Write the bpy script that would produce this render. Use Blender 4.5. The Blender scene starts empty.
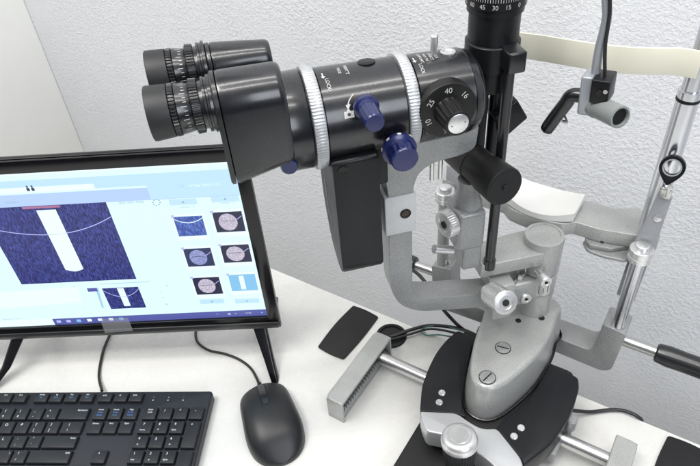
import bpy, bmesh, math, random
from mathutils import Vector, Matrix
random.seed(7)
PI = math.pi; R = math.radians
scene = bpy.context.scene
col = scene.collection

# ------------------------------------------------------------------ camera model (metres; table top is z = 0)
FPX = 625.0; TH = R(40.0); ROLL = R(-5.0); ANG = R(-35.429237); CAMZ = 0.655
def _camrows():
    rt = Vector((1, 0, 0)); up = Vector((0, math.sin(TH), math.cos(TH))); fw = Vector((0, math.cos(TH), -math.sin(TH)))
    c, s = math.cos(ROLL), math.sin(ROLL)
    rows = [c*rt + s*up, -s*rt + c*up, fw]
    rz = Matrix.Rotation(-ANG, 3, 'Z')
    return [rz @ r for r in rows]
RT, UP, FW = _camrows()
CAM = Vector((0, 0, CAMZ))
def at(px, py, x=None, y=None, z=None):
    """point of the real plane x=, y= or z= seen at a photo position"""
    d = RT*((px-350)/FPX) + UP*(-(py-233)/FPX) + FW
    if z is not None: t = (z-CAM.z)/d.z
    elif x is not None: t = (x-CAM.x)/d.x
    else: t = (y-CAM.y)/d.y
    return CAM + d*t
# frame of the swung microscope arm: s outwards from the pivot, v sideways, z up
PV = Vector((-.11, .527, 0)); AZ = R(46)
US = -Vector((math.cos(AZ), math.sin(AZ), 0)); VS = Vector((math.sin(AZ), -math.cos(AZ), 0))
SF = Matrix(((US.x, VS.x, 0, PV.x), (US.y, VS.y, 0, PV.y), (0, 0, 1, 0), (0, 0, 0, 1)))
def sl(px, py, v=None, s=None, z=None):
    d = RT*((px-350)/FPX) + UP*(-(py-233)/FPX) + FW
    q = CAM - PV
    if v is not None: t = (v-q.dot(VS))/d.dot(VS)
    elif s is not None: t = (s-q.dot(US))/d.dot(US)
    else: t = (z-CAM.z)/d.z
    p = CAM + d*t - PV
    return Vector((p.dot(US), p.dot(VS), p.z))
W = Matrix.Identity(4)

# ------------------------------------------------------------------ materials
def mat(name, color, rough=.5, metal=0., coat=0., bump=None, speck=None, emis=None, spec=None, roughvar=0., crough=.08, wear=(28, .92, 1.05)):
    m = bpy.data.materials.new(name); m.use_nodes = True
    nt = m.node_tree; b = nt.nodes['Principled BSDF']
    b.inputs['Base Color'].default_value = (*color, 1)
    b.inputs['Roughness'].default_value = rough; b.inputs['Metallic'].default_value = metal
    if coat: b.inputs['Coat Weight'].default_value = coat; b.inputs['Coat Roughness'].default_value = crough
    if spec is not None: b.inputs['Specular IOR Level'].default_value = spec
    if emis:
        b.inputs['Emission Color'].default_value = (*emis[0], 1); b.inputs['Emission Strength'].default_value = emis[1]
    L = nt.links.new
    def coords(scale):
        tc = nt.nodes.new('ShaderNodeTexCoord'); mp = nt.nodes.new('ShaderNodeMapping')
        mp.inputs['Scale'].default_value = scale if hasattr(scale, '__len__') else (scale,)*3
        L(tc.outputs['Object'], mp.inputs['Vector']); return mp.outputs['Vector']
    if bump:                                       # list of (scale, strength, distance)
        prev = None
        for sc, st, dist in bump:
            n = nt.nodes.new('ShaderNodeTexNoise'); n.inputs['Scale'].default_value = 1; n.inputs['Detail'].default_value = 4
            L(coords(sc), n.inputs['Vector'])
            bp = nt.nodes.new('ShaderNodeBump'); bp.inputs['Strength'].default_value = st; bp.inputs['Distance'].default_value = dist
            L(n.outputs['Fac'], bp.inputs['Height'])
            if prev: L(prev.outputs['Normal'], bp.inputs['Normal'])
            prev = bp
        L(prev.outputs['Normal'], b.inputs['Normal'])
    if speck:                                      # (scale, darker, lighter)
        n = nt.nodes.new('ShaderNodeTexNoise'); n.inputs['Scale'].default_value = 1; n.inputs['Detail'].default_value = 5
        n.inputs['Roughness'].default_value = .75
        L(coords(speck[0]), n.inputs['Vector'])
        r = nt.nodes.new('ShaderNodeMapRange'); r.inputs['From Min'].default_value = .3; r.inputs['From Max'].default_value = .7
        r.inputs['To Min'].default_value = speck[1]; r.inputs['To Max'].default_value = speck[2]
        mx = nt.nodes.new('ShaderNodeMix'); mx.data_type = 'RGBA'; mx.blend_type = 'MULTIPLY'; mx.inputs['Factor'].default_value = 1
        mx.inputs['A'].default_value = (*color, 1)
        L(n.outputs['Fac'], r.inputs['Value'])
        n2 = nt.nodes.new('ShaderNodeTexNoise'); n2.inputs['Scale'].default_value = 1; n2.inputs['Detail'].default_value = 5; L(coords(wear[0]), n2.inputs['Vector'])
        r2 = nt.nodes.new('ShaderNodeMapRange'); r2.inputs['From Min'].default_value = .35; r2.inputs['From Max'].default_value = .65
        r2.inputs['To Min'].default_value = wear[1]; r2.inputs['To Max'].default_value = wear[2]; L(n2.outputs['Fac'], r2.inputs['Value'])
        mu = nt.nodes.new('ShaderNodeMath'); mu.operation = 'MULTIPLY'; L(r.outputs['Result'], mu.inputs[0]); L(r2.outputs['Result'], mu.inputs[1])
        L(mu.outputs[0], mx.inputs['B']); L(mx.outputs['Result'], b.inputs['Base Color'])
    if roughvar:
        n = nt.nodes.new('ShaderNodeTexNoise'); n.inputs['Scale'].default_value = 1; n.inputs['Detail'].default_value = 6
        L(coords(60), n.inputs['Vector'])
        r = nt.nodes.new('ShaderNodeMapRange'); r.inputs['To Min'].default_value = max(.02, rough-roughvar); r.inputs['To Max'].default_value = rough+roughvar
        L(n.outputs['Fac'], r.inputs['Value']); L(r.outputs['Result'], b.inputs['Roughness'])
    return m
M = {}
M['hammer'] = mat('grey_hammered_paint', (.275, .282, .280), .34, .2, .25, bump=[(380, .38, .0007)], speck=(760, .72, 1.28), crough=.25)
M['hammer_l'] = mat('light_grey_hammered_paint', (.355, .36, .35), .32, .2, .3, bump=[(380, .34, .0007)], speck=(760, .76, 1.24), crough=.25)
M['bluegrey'] = mat('blue_grey_paint', (.33, .34, .36), .4, .1, .2, bump=[(500, .1, .0004)], speck=(900, .85, 1.12), crough=.25)
M['chrome'] = mat('chrome', (.72, .73, .75), .12, 1, roughvar=.05)
M['satin_chrome'] = mat('satin_chrome', (.66, .67, .70), .24, 1, roughvar=.04)
M['steel'] = mat('satin_steel', (.60, .60, .59), .26, 1, roughvar=.05)
M['alu'] = mat('satin_aluminium', (.74, .74, .74), .33, .85, speck=(500, .9, 1.08), roughvar=.06)
M['ring'] = mat('white_knurled_metal', (.47, .485, .50), .36, .45, wear=(60, .85, 1.05), speck=(500, .85, 1.1))
M['plate'] = mat('white_painted_metal', (.62, .63, .63), .5, .1, speck=(700, .92, 1.06))
M['gloss'] = mat('gloss_black_enamel', (.006, .0065, .0088), .29, 0, .4, roughvar=.10, speck=(300, .7, 1.5), crough=.15, bump=[(16, .05, .002)])
M['gloss2'] = mat('semi_gloss_black_enamel', (.007, .0075, .009), .32, 0, .35, roughvar=.08, speck=(300, .7, 1.5), crough=.2)
M['satin'] = mat('satin_black_paint', (.006, .0063, .008), .38, spec=.32, roughvar=.08, speck=(600, .7, 1.4), bump=[(900, .06, .0003)])
M['matte'] = mat('matte_black_paint', (.007, .007, .0075), .5, spec=.35, bump=[(1200, .12, .0003)], speck=(700, .75, 1.35))
M['rubber'] = mat('black_rubber', (.012, .0125, .014), .52, bump=[(700, .1, .0004)], speck=(200, .75, 1.3))
M['dial'] = mat('dark_dial', (.008, .008, .008), .42, spec=.35)
M['blue'] = mat('blue_anodised', (.007, .013, .085), .3, .15, .3, crough=.2)
M['white'] = mat('white_engraving', (.60, .60, .58), .55, speck=(1500, .55, 1.3))
M['wtape'] = mat('white_band_plastic', (.72, .70, .58), .42, bump=[(50, .05, .002)])
M['cup'] = mat('white_chin_paper', (.68, .68, .655), .6, bump=[(160, .08, .001)])
M['lampgrey'] = mat('grey_green_plastic', (.225, .240, .236), .4)
M['greytube'] = mat('grey_painted_tube', (.30, .32, .35), .3, .2, .3)
M['cable'] = mat('black_cable', (.014, .014, .015), .42)
M['green'] = mat('green_wire', (.05, .16, .13), .45)
M['dark'] = mat('dark_recess', (.006, .006, .006), .7)
M['gap'] = mat('bore', (.05, .028, .018), .5)
M['table'] = mat('white_laminate', (.665, .662, .64), .27, bump=[(520, .05, .0003)], speck=(900, .975, 1.02), wear=(9, .965, 1.015), roughvar=.12)
M['tedge'] = mat('white_edge_band', (.72, .72, .70), .45)
M['kbody'] = mat('keyboard_plastic', (.014, .0155, .022), .42, spec=.4, bump=[(1800, .2, .0003)], speck=(900, .8, 1.25))
M['key'] = mat('key_plastic', (.013, .0145, .018), .42, spec=.4, bump=[(2200, .15, .0002)], speck=(900, .85, 1.2))
M['legend'] = mat('key_legend', (.72, .75, .78), .6)
M['legendb'] = mat('key_legend_blue', (.08, .22, .6), .6)
M['logo'] = mat('dark_logo', (.01, .012, .03), .3)
M['mouse'] = mat('mouse_plastic', (.008, .0085, .0105), .42, bump=[(1600, .12, .0002)])
M['bezel'] = mat('piano_black_bezel', (.004, .004, .005), .22, 0, .15, spec=.35, speck=(90, .7, 1.6), roughvar=.08)
M['bezelg'] = mat('dark_grey_bezel', (.028, .028, .029), .3, .1, .2)
M['pad'] = mat('black_rubber_pad', (.011, .011, .012), .6, spec=.35, bump=[(900, .12, .0003)], speck=(250, .8, 1.2))
M['silver'] = mat('silver_paint', (.50, .51, .52), .34, .5, .2, roughvar=.05)

def wall_mat(name, color, b1, b2):
    m = mat(name, color, .75)
    nt = m.node_tree; L = nt.links.new; b = nt.nodes['Principled BSDF']
    tc = nt.nodes.new('ShaderNodeTexCoord'); mp = nt.nodes.new('ShaderNodeMapping')
    L(tc.outputs['Object'], mp.inputs['Vector'])
    n1 = nt.nodes.new('ShaderNodeTexNoise'); n1.inputs['Scale'].default_value = 185; n1.inputs['Detail'].default_value = 2.5; n1.inputs['Distortion'].default_value = .15
    n2 = nt.nodes.new('ShaderNodeTexNoise'); n2.inputs['Scale'].default_value = 420; n2.inputs['Detail'].default_value = 3
    v = nt.nodes.new('ShaderNodeTexNoise'); v.inputs['Scale'].default_value = 9; v.inputs['Detail'].default_value = 3
    for n in (n1, n2, v): L(mp.outputs['Vector'], n.inputs['Vector'])
    vm = nt.nodes.new('ShaderNodeMapRange'); vm.inputs['From Min'].default_value = .35; vm.inputs['From Max'].default_value = .66; vm.inputs['To Min'].default_value = .40; vm.inputs['To Max'].default_value = .95; L(v.outputs['Fac'], vm.inputs['Value'])
    v3 = nt.nodes.new('ShaderNodeTexNoise'); v3.inputs['Scale'].default_value = 2.6; v3.inputs['Detail'].default_value = 7; v3.inputs['Roughness'].default_value = .65; L(mp.outputs['Vector'], v3.inputs['Vector'])
    cm = nt.nodes.new('ShaderNodeValToRGB'); cm.color_ramp.elements[0].position = .3; cm.color_ramp.elements[1].position = .7; cm.color_ramp.elements[0].color = tuple(c*.945 for c in color)+(1,); cm.color_ramp.elements[1].color = tuple(min(1, c*1.02) for c in color)+(1,)
    L(v3.outputs['Fac'], cm.inputs['Fac']); L(cm.outputs['Color'], b.inputs['Base Color'])
    cr = nt.nodes.new('ShaderNodeMapRange'); cr.inputs['From Min'].default_value = .40; cr.inputs['From Max'].default_value = .75
    L(n1.outputs['Fac'], cr.inputs['Value'])
    mm = nt.nodes.new('ShaderNodeMath'); mm.operation = 'MULTIPLY'
    L(cr.outputs['Result'], mm.inputs[0]); L(vm.outputs['Result'], mm.inputs[1])
    bp = nt.nodes.new('ShaderNodeBump'); bp.inputs['Strength'].default_value = b1; bp.inputs['Distance'].default_value = .0032
    L(mm.outputs[0], bp.inputs['Height'])
    bq = nt.nodes.new('ShaderNodeBump'); bq.inputs['Strength'].default_value = b2; bq.inputs['Distance'].default_value = .0012
    L(n2.outputs['Fac'], bq.inputs['Height']); L(bp.outputs['Normal'], bq.inputs['Normal']); L(bq.outputs['Normal'], b.inputs['Normal'])
    return m
M['wall'] = wall_mat('roughcast_wall_paint', (.735, .742, .762), .32, .70)
M['wall2'] = wall_mat('smooth_wall_paint', (.83, .83, .80), .08, .12)

# ------------------------------------------------------------------ mesh helpers
class G:
    """collects shapes into one mesh"""
    def __init__(s): s.bm = bmesh.new()
    def add(s, t, mi=0, M4=None, bev=0, seg=3, ang=30):
        if bev:
            bmesh.ops.recalc_face_normals(t, faces=t.faces)
            es = [e for e in t.edges if len(e.link_faces) == 2 and e.calc_face_angle(0) > R(ang)]
            bmesh.ops.bevel(t, geom=es, offset=bev, segments=seg, profile=.5, affect='EDGES', clamp_overlap=True)
        if M4: t.transform(M4)
        for f in t.faces: f.material_index = mi
        me = bpy.data.meshes.new('tmp'); t.to_mesh(me); t.free(); s.bm.from_mesh(me); bpy.data.meshes.remove(me)
        return s
    def box(s, x0, x1, y0, y1, z0, z1, mi=0, M4=None, bev=0, seg=3):
        t = bmesh.new(); bmesh.ops.create_cube(t, size=1)
        for v in t.verts: v.co = Vector(((x0+x1)/2+v.co.x*(x1-x0), (y0+y1)/2+v.co.y*(y1-y0), (z0+z1)/2+v.co.z*(z1-z0)))
        return s.add(t, mi, M4, bev, seg)
    def loft(s, rings, mi=0, M4=None, bev=0, seg=3, cap=True, closed=True, ang=30):
        t = bmesh.new(); vr = [[t.verts.new(Vector(p)) for p in r] for r in rings]; n = len(rings[0])
        for a, b in zip(vr, vr[1:]):
            for i in range(n if closed else n-1):
                j = (i+1) % n; t.faces.new((a[i], a[j], b[j], b[i]))
        if cap: t.faces.new(vr[0][::-1]); t.faces.new(vr[-1])
        bmesh.ops.recalc_face_normals(t, faces=t.faces)
        return s.add(t, mi, M4, bev, seg, ang)
    def extrude(s, pts, h0, h1, mi=0, M4=None, bev=0, axis='z', seg=3, ang=30):
        def P(p, h):
            return {'z': (p[0], p[1], h), 'y': (p[0], h, p[1]), 'x': (h, p[0], p[1])}[axis]
        return s.loft([[P(p, h0) for p in pts], [P(p, h1) for p in pts]], mi, M4, bev, seg, ang=ang)
    def lathe(s, o, d, prof, n=48, mi=0, M4=None, teeth=0, depth=0, trange=None, cap=True, sq=None):
        """revolve (t, r) about the axis o + t*d; teeth give knurling inside trange"""
        o = Vector(o); d = Vector(d).normalized()
        a = d.cross(Vector((0, 0, 1)))
        if a.length < .1: a = d.cross(Vector((1, 0, 0)))
        a.normalize(); b = d.cross(a)
        if teeth: n = teeth*4
        rings = []
        for t, r in prof:
            ring = []
            for i in range(n):
                th = 2*PI*i/n; rr = r
                if teeth and trange and trange[0] <= t <= trange[1]: rr = r - (depth if (i % 4) >= 2 else 0)
                ring.append(o + d*t + (a*math.cos(th)+b*math.sin(th))*rr)
            rings.append(ring)
        return s.loft(rings, mi, M4, cap=cap)
    def tube(s, pts, r, n=12, mi=0, M4=None, smooth=6):
        P = [Vector(p) for p in pts]
        if smooth and len(P) > 2:                      # Catmull-Rom
            Q = []; E = [2*P[0]-P[1]] + P + [2*P[-1]-P[-2]]
            for i in range(1, len(E)-2):
                for k in range(smooth):
                    u = k/smooth; p0, p1, p2, p3 = E[i-1:i+3]
                    Q.append(.5*((2*p1)+(p2-p0)*u+(2*p0-5*p1+4*p2-p3)*u*u+(3*p1-p0-3*p2+p3)*u**3))
            Q.append(P[-1]); P = Q
        rings = []; up = None
        for i, p in enumerate(P):
            d = (P[min(i+1, len(P)-1)]-P[max(i-1, 0)]).normalized()
            if up is None:
                up = d.cross(Vector((0, 0, 1)))
                if up.length < .1: up = d.cross(Vector((1, 0, 0)))
            up = (up - d*up.dot(d)).normalized(); w = d.cross(up)
            rings.append([p + (up*math.cos(2*PI*k/n)+w*math.sin(2*PI*k/n))*r for k in range(n)])
        return s.loft(rings, mi, M4)
    def text(s, body, size, mapf, mi=0, thick=.0, align='CENTER', sub=True):
        """flat lettering, each vertex carried onto a surface by mapf(x, y)"""
        cu = bpy.data.curves.new('t', 'FONT'); cu.body = body; cu.size = size; cu.align_x = align; cu.align_y = 'CENTER'; cu.resolution_u = 3
        ob = bpy.data.objects.new('t', cu); me = ob.to_mesh()
        t = bmesh.new(); t.from_mesh(me); ob.to_mesh_clear(); bpy.data.objects.remove(ob); bpy.data.curves.remove(cu)
        for v in t.verts: v.co = Vector(mapf(v.co.x, v.co.y))
        return s.add(t, mi)
    def quad(s, pts, mi=0):
        t = bmesh.new(); t.faces.new([t.verts.new(Vector(p)) for p in pts]); return s.add(t, mi)

OFF = {}
def tagp(o, label=None, cat=None, group=None, kind=None):
    if label: o['label'] = label
    if cat: o['category'] = cat
    if group: o['group'] = group
    if kind: o['kind'] = kind
    return o
def link(o, parent=None):
    col.objects.link(o)
    if parent: o.parent = parent
    return o
def thing(name, label, cat, loc=(0, 0, 0), group=None):
    o = bpy.data.objects.new(name, None); o.location = loc; o.empty_display_size = .02; link(o); OFF[o.name] = Vector(loc)
    return tagp(o, label, cat, group)
def build(name, g, mats, parent=None, sharp=38, loc=None, label=None):
    bm = g.bm
    off = OFF[parent.name] if parent else (Vector(loc) if loc else Vector((0, 0, 0)))
    bmesh.ops.translate(bm, verts=bm.verts, vec=-off)
    for f in bm.faces: f.smooth = True
    for e in bm.edges:
        if len(e.link_faces) == 2: e.smooth = e.calc_face_angle(0) < R(sharp)
    me = bpy.data.meshes.new(name); bm.to_mesh(me); bm.free()
    for m in (mats if isinstance(mats, (list, tuple)) else [mats]): me.materials.append(M[m])
    o = bpy.data.objects.new(name, me); link(o, parent)
    if not parent and loc: o.location = loc
    OFF[o.name] = off
    if label: o['label'] = label
    return o
def rrect(x0, x1, y0, y1, r, n=5):
    P = []
    for cx, cy, a in ((x1-r, y1-r, 0), (x0+r, y1-r, 90), (x0+r, y0+r, 180), (x1-r, y0+r, 270)):
        for k in range(n+1):
            t = R(a+90*k/n); P.append((cx+r*math.cos(t), cy+r*math.sin(t)))
    return P
def spline(pts, k=5, closed=True):
    P = [Vector((p[0], p[1])) for p in pts]; n = len(P); Q = []
    for i in range(n):
        p0, p1, p2, p3 = P[i-1], P[i], P[(i+1) % n], P[(i+2) % n]
        for j in range(k):
            u = j/k; q = .5*((2*p1)+(p2-p0)*u+(2*p0-5*p1+4*p2-p3)*u*u+(3*p1-p0-3*p2+p3)*u**3); Q.append((q.x, q.y))
    return Q
def roundpoly(pts, r, n=4):
    """polygon with its corners rounded; r one radius or a list"""
    P = [Vector((p[0], p[1])) for p in pts]; out = []
    for i, p in enumerate(P):
        rr = r[i] if isinstance(r, (list, tuple)) else r
        a = P[i-1]-p; b = P[(i+1) % len(P)]-p
        d = min(rr, a.length*.49, b.length*.49)
        pa = p+a.normalized()*d; pb = p+b.normalized()*d
        for k in range(n+1):
            u = k/n; q = pa*(1-u)**2 + p*2*u*(1-u) + pb*u*u; out.append((q.x, q.y))
    return out

# ================================================================== THE SETTING
g = G(); g.box(-3.2, 2.6, .75, .80, -1.2, 2.4); o = build('wall', g, 'wall'); tagp(o, 'white roughcast wall with grainy plaster texture behind the table', 'wall', kind='structure')
g = G(); g.box(-1.39, -1.335, -1.2, .749, -1.2, 2.4); o = build('wall', g, 'wall2'); tagp(o, 'smooth pale wall meeting the roughcast wall at the left corner', 'wall', kind='structure')
g = G(); g.box(-3.2, 2.6, -2.2, .75, -.80, -.76); o = build('floor', g, 'wall2'); tagp(o, 'pale floor below the table', 'floor', kind='structure')

tb = thing('table', 'white laminate table top carrying the slit lamp, monitor and keyboard', 'table', (-.3, .2, 0))
g = G(); g.extrude([(-1.05, -.25), (.75, -.25), (.75, .508), (-1.05, .508)], -.028, 0, 0, bev=.0015, seg=2); build('table_top', g, 'table', tb)
g = G(); g.box(-1.0, -.95, -.1, .4, -.76, -.029); build('leg', g, 'plate', tb)
g = G(); g.box(.62, .67, -.1, .4, -.76, -.029); build('leg', g, 'plate', tb)

# ================================================================== MONITOR
MA = Vector((-.3935, .385, .0)); MD = Vector((math.cos(R(-147.83)), math.sin(R(-147.83)), 0)); MN = Vector((.532, -.846, 0)).normalized()
ZB = .058; MH = .268; MW = .475
MM = Matrix(((MD.x, MN.x, 0, MA.x), (MD.y, MN.y, 0, MA.y), (0, 0, 1, 0), (0, 0, 0, 1)))   # a leftwards, depth towards the viewer, z
def scr(px, py, d=0.0):
    """photo position -> point on the display plane, d in front of it"""
    r = RT*((px-350)/FPX) + UP*(-(py-233)/FPX) + FW
    q = MA + MN*d
    t = (q-CAM).dot(MN)/r.dot(MN); return CAM + r*t
mon = thing('monitor', 'black computer monitor showing the blue eye image programme, standing left of the slit lamp', 'monitor', MA + MD*.2)
fr0 = scr(241.7, 180); 
def ma(px, py): p = scr(px, py)-MA; return (p.dot(MD), p.z)
a_r = ma(258.9, 275)[0]; z_t = ma(60, 169.5)[1]; z_b = ma(150, 320.3)[1]
g = G()
ain0, ain1 = a_r, MW-a_r
g.box(0, MW, -.002, .0, ZB, ZB+MH, 0, MM)                    # carrier behind the panel
for (x0, x1, z0, z1) in ((0, ain0, ZB, ZB+MH), (ain1, MW, ZB, ZB+MH), (ain0+.0002, ain1-.0002, z_t, ZB+MH-.0005), (ain0+.0002, ain1-.0002, ZB+.0005, z_b)):
    g.box(x0, x1, .0004, .004, z0, z1, 0, MM, bev=.0008, seg=2)
build('bezel', g, 'bezel', mon)
g = G(); g.box(.0015, MW-.0015, -.010, -.0024, ZB+.001, ZB+MH-.001, 0, MM, bev=.003); g.box(.03, MW-.03, -.034, -.0102, ZB+.006, ZB+.17, 0, MM, bev=.006); g.box(.08, MW-.08, -.046, -.0342, ZB+.02, ZB+.14, 0, MM, bev=.006)
build('back_housing', g, 'bezel', mon)
g = G(); g.box(.002, MW-.002, .0042, .0066, ZB+.0012, ZB+.0115, 0, MM, bev=.001, seg=2); build('lower_trim', g, 'bezelg', mon)
for (ax, bx) in ((.030, .012), (.343, .392)):
    g = G()
    def ql(a, d, z, w, t): return [(a-w, d-t, z), (a+w, d-t, z), (a+w, d+t, z), (a-w, d+t, z)]
    g.loft([ql(ax, -.006, ZB+.004, .0090, .005), ql((ax+bx)/2, .018, .022, .0062, .0055), ql(bx, .043, .0, .0048, .0060)], 0, MM, bev=.002, seg=2)
    g.loft([ql(ax, -.006, ZB+.002, .009, .006), ql(ax, -.05, .020, .0075, .006), ql(ax-.003, -.10, .0, .006, .0075)], 0, MM, bev=.002, seg=2)
    build('leg', g, 'bezel', mon)

# --- the picture on the display: emitting surfaces a fraction of a millimetre apart
def emat(name, c, st=1.0, noise=None):
    m = bpy.data.materials.new(name); m.use_nodes = True; nt = m.node_tree; b = nt.nodes['Principled BSDF']
    b.inputs['Base Color'].default_value = (.01, .01, .01, 1); b.inputs['Roughness'].default_value = .35
    b.inputs['Emission Color'].default_value = (*c, 1); b.inputs['Emission Strength'].default_value = st*1.30
    if noise:
        L = nt.links.new; tc = nt.nodes.new('ShaderNodeTexCoord'); mp = nt.nodes.new('ShaderNodeMapping')
        mp.inputs['Scale'].default_value = noise[0]; L(tc.outputs['Object'], mp.inputs['Vector'])
        n = nt.nodes.new('ShaderNodeTexNoise'); n.inputs['Scale'].default_value = 1; n.inputs['Detail'].default_value = 6; n.inputs['Roughness'].default_value = .7
        L(mp.outputs['Vector'], n.inputs['Vector'])
        r = nt.nodes.new('ShaderNodeValToRGB'); r.color_ramp.elements[0].position = .44; r.color_ramp.elements[1].position = .74
        r.color_ramp.elements[0].color = (*noise[1], 1); r.color_ramp.elements[1].color = (*noise[2], 1)
        L(n.outputs['Fac'], r.inputs['Fac']); L(r.outputs['Color'], b.inputs['Emission Color'])
    M[name] = m
emat('scr_bg', (.70, .92, .97)); emat('scr_hi', (.80, .97, 1.0)); emat('scr_band', (.50, .74, .92)); emat('scr_band2', (.44, .60, .90))
emat('scr_blue', (.1, .1, .5), 1, ((1000, 1000, 170), (.006, .006, .085), (.10, .14, .60)))
emat('scr_white', (.86, .98, 1.0)); emat('scr_slit', (.80, .97, .98)); emat('scr_task', (.085, .10, .36)); emat('scr_grey', (.30, .42, .50))
emat('scr_dark', (.016, .016, .055)); emat('scr_disc', (.5, .42, .75), 1, ((500, 500, 500), (.42, .38, .50), (.82, .78, .86)))
emat('scr_disc2', (.3, .35, .8), 1, ((500, 500, 500), (.20, .23, .48), (.46, .50, .80)))
emat('scr_lblue', (.22, .52, .80)); emat('scr_red', (.40, .16, .30)); emat('scr_navy', (.02, .03, .10)); emat('scr_mid', (.06, .12, .5), 1, ((500, 500, 200), (.03, .06, .30), (.16, .30, .80)))
emat('scr_panel', (.66, .93, .97)); emat('scr_line', (.36, .62, .75)); emat('scr_arc', (.45, .5, .92))
SM = ['scr_bg', 'scr_hi', 'scr_band', 'scr_band2', 'scr_blue', 'scr_white', 'scr_slit', 'scr_task', 'scr_grey', 'scr_dark', 'scr_disc', 'scr_disc2', 'scr_lblue', 'scr_red', 'scr_navy', 'scr_mid', 'scr_panel', 'scr_line', 'scr_arc']
SI = {n[4:]: i for i, n in enumerate(SM)}
g = G()
def mpt(a, z, d): return MA + MD*a + MN*d + Vector((0, 0, z))
g.quad([mpt(ain0, z_b, .0004), mpt(ain1, z_b, .0004), mpt(ain1, z_t, .0004), mpt(ain0, z_t, .0004)], SI['bg'])
def sq(pts, m, d):    # polygon given by photo positions
    P = [scr(x, y, d) for x, y in pts]
    for p in P:        # keep inside the active area
        q = p-MA; a = min(max(q.dot(MD), ain0+.0002), ain1-.0002); z = min(max(q.z, z_b+.0002), z_t-.0002)
        p.xyz = MA + MD*a + MN*d + Vector((0, 0, z))
    g.quad(P, SI[m])
def srect(a0, a1, z0, z1, m, d):
    g.quad([mpt(a0, z0, d), mpt(a1, z0, d), mpt(a1, z1, d), mpt(a0, z1, d)], SI[m])
def smap(px, py, d):
    c = scr(px, py, d)
    return lambda x, y: c - MD*x + Vector((0, 0, y))
D1, D2, D3, D4 = .0006, .0008, .0010, .0012
A0, A1 = ain0+.0003, ain1-.0003
zz = lambda px, py: ma(px, py)[1]
srect(A0, A1, zz(110, 170), z_t-.0003, 'hi', D1)
srect(A0, A1, zz(60, 190.0), zz(60, 178), 'band', D1)
srect(A0, A1, zz(60, 204.5), zz(60, 192), 'band2', D1)
srect(ma(96, 190)[0], A1, zz(25, 192), zz(25, 187), 'hi', D2)
srect(A0, ma(150, 195)[0], zz(150, 199), zz(150, 185), 'band', D2)
# main picture
def onplane(x): return x
ml, mr = ma(22, 284), ma(136.5, 278); mt = ma(109, 201.5)
aL = ml[0]; aR = mr[0]; zB = ml[1]; zT = mt[1]
srect(aR, aL, zB, zT, 'blue', D2)
aS0, aS1 = ma(46.5, 211)[0]-.009, ma(46.5, 211)[0]+.009
aS0, aS1 = ma(56, 209)[0], ma(37, 211)[0]
zs0 = ma(73, 270)[1]
n = 10; P = [(aS0, zT-.006), (aS1, zT-.006)]
for k in range(n+1):
    t = k/n; P.append((aS1+(aS0-aS1)*t, zs0+.002-.0035*math.sin(PI*t)))
g.quad([mpt(a, z, D3) for a, z in P], SI['slit'])
srect(aS0-.006, aS1+.014, zT-.0035, zT-.0005, 'red', D3)
def strip(pts, w, m, d):
    for (a, z), (b, y) in zip(pts, pts[1:]):
        g.quad([mpt(a, z-w, d), mpt(b, y-w, d), mpt(b, y+w, d), mpt(a, z+w, d)], SI[m])
arc = []
for k in range(25):
    t = k/24; a = aR+.0006+(aL-aR-.0012)*t; ab, zbm = ma(52, 234); zr_ = ma(109, 216)[1]; u = (a-ab)/(aR-ab)
    arc.append((a, zbm+(zr_-zbm)*abs(u)**2.0*(1 if u > 0 else .8)))
strip(arc, .00055, 'arc', D3)
# texts, tabs and small controls
for (x, y, s_, tx, m) in ((12, 202.5, .0035, '2018-04-12', 'grey'), (131, 202.5, .0042, 'SE03 0001-0008', 'grey'), (204, 185, .0045, '14 May 2020 11:21', 'hi'),
                      (187, 207, .0024, '14/05/2020 11:20', 'grey'), (227, 203, .0024, '14/05/2020 11:21', 'grey'), (182, 186, .007, 'o', 'line'), (12, 319, .003, 'Type here to search', 'grey')):
    g.text(tx, s_, smap(x, y, D3), SI[m])
for dx_ in (-.0026, .0026):
    c = scr(30, 188.3, D3)-MA; a = c.dot(MD)+dx_; srect(a-.0017, a+.0017, c.z-.0034, c.z+.0006, 'navy', D3); srect(a-.0009, a+.0009, c.z+.0008, c.z+.0036, 'navy', D3)
for k in range(8):
    c = scr(156.5+3.6*math.cos(k*PI/4), 202.5+3*math.sin(k*PI/4), D3)-MA; g_a = c.dot(MD); srect(g_a-.0008, g_a+.0008, c.z-.0008, c.z+.0008, 'grey', D3)
# right-hand thumbnails: two columns of three, each with a frame
def acol(px, py): return ma(px, py)[0]
def thumb(q, kind):
    (x0, y0), (x1, y1) = q
    a1, z1 = ma(x0, y0); a0, z0 = ma(x1, y1)
    srect(a0-.002, a1+.002, z0-.006, z1+.003, 'hi', D2)
    base = {'blue': 'mid', 'disc': 'dark', 'bdisc': 'navy', 'slit': 'lblue'}[kind]
    srect(a0, a1, z0, z1, base, D3)
    ac, zc = (a0+a1)/2+.001, (z0+z1)/2; w, h = (a1-a0), (z1-z0)
    if kind == 'blue':
        pts = [(a0+w*t, z1-h*.32+h*.22*(2*t-1)**2) for t in [i/8 for i in range(9)]]; strip(pts, .0005, 'hi', D4)
    elif kind == 'slit': srect(ac-w*.09, ac+w*.09, z0+h*.1, z1-h*.08, 'slit', D4)
    else:
        g.quad([mpt(ac+.32*w*math.cos(t*PI/12), zc+.42*h*math.sin(t*PI/12), D4) for t in range(24)], SI['disc' if kind == 'disc' else 'disc2'])
        strip([(ac-.3*w, zc+.1*h), (a0+.03*w, z1-.22*h)], .0005, 'arc', D4+.0001)
        strip([(ac-.22*w, zc+.06*h), (ac+.22*w, zc+.06*h)], .0003, 'dark', D4+.0001)
    srect(a1-.0018, a1+.0018, z1-.001, z1+.0026, 'arc', D4)
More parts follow.
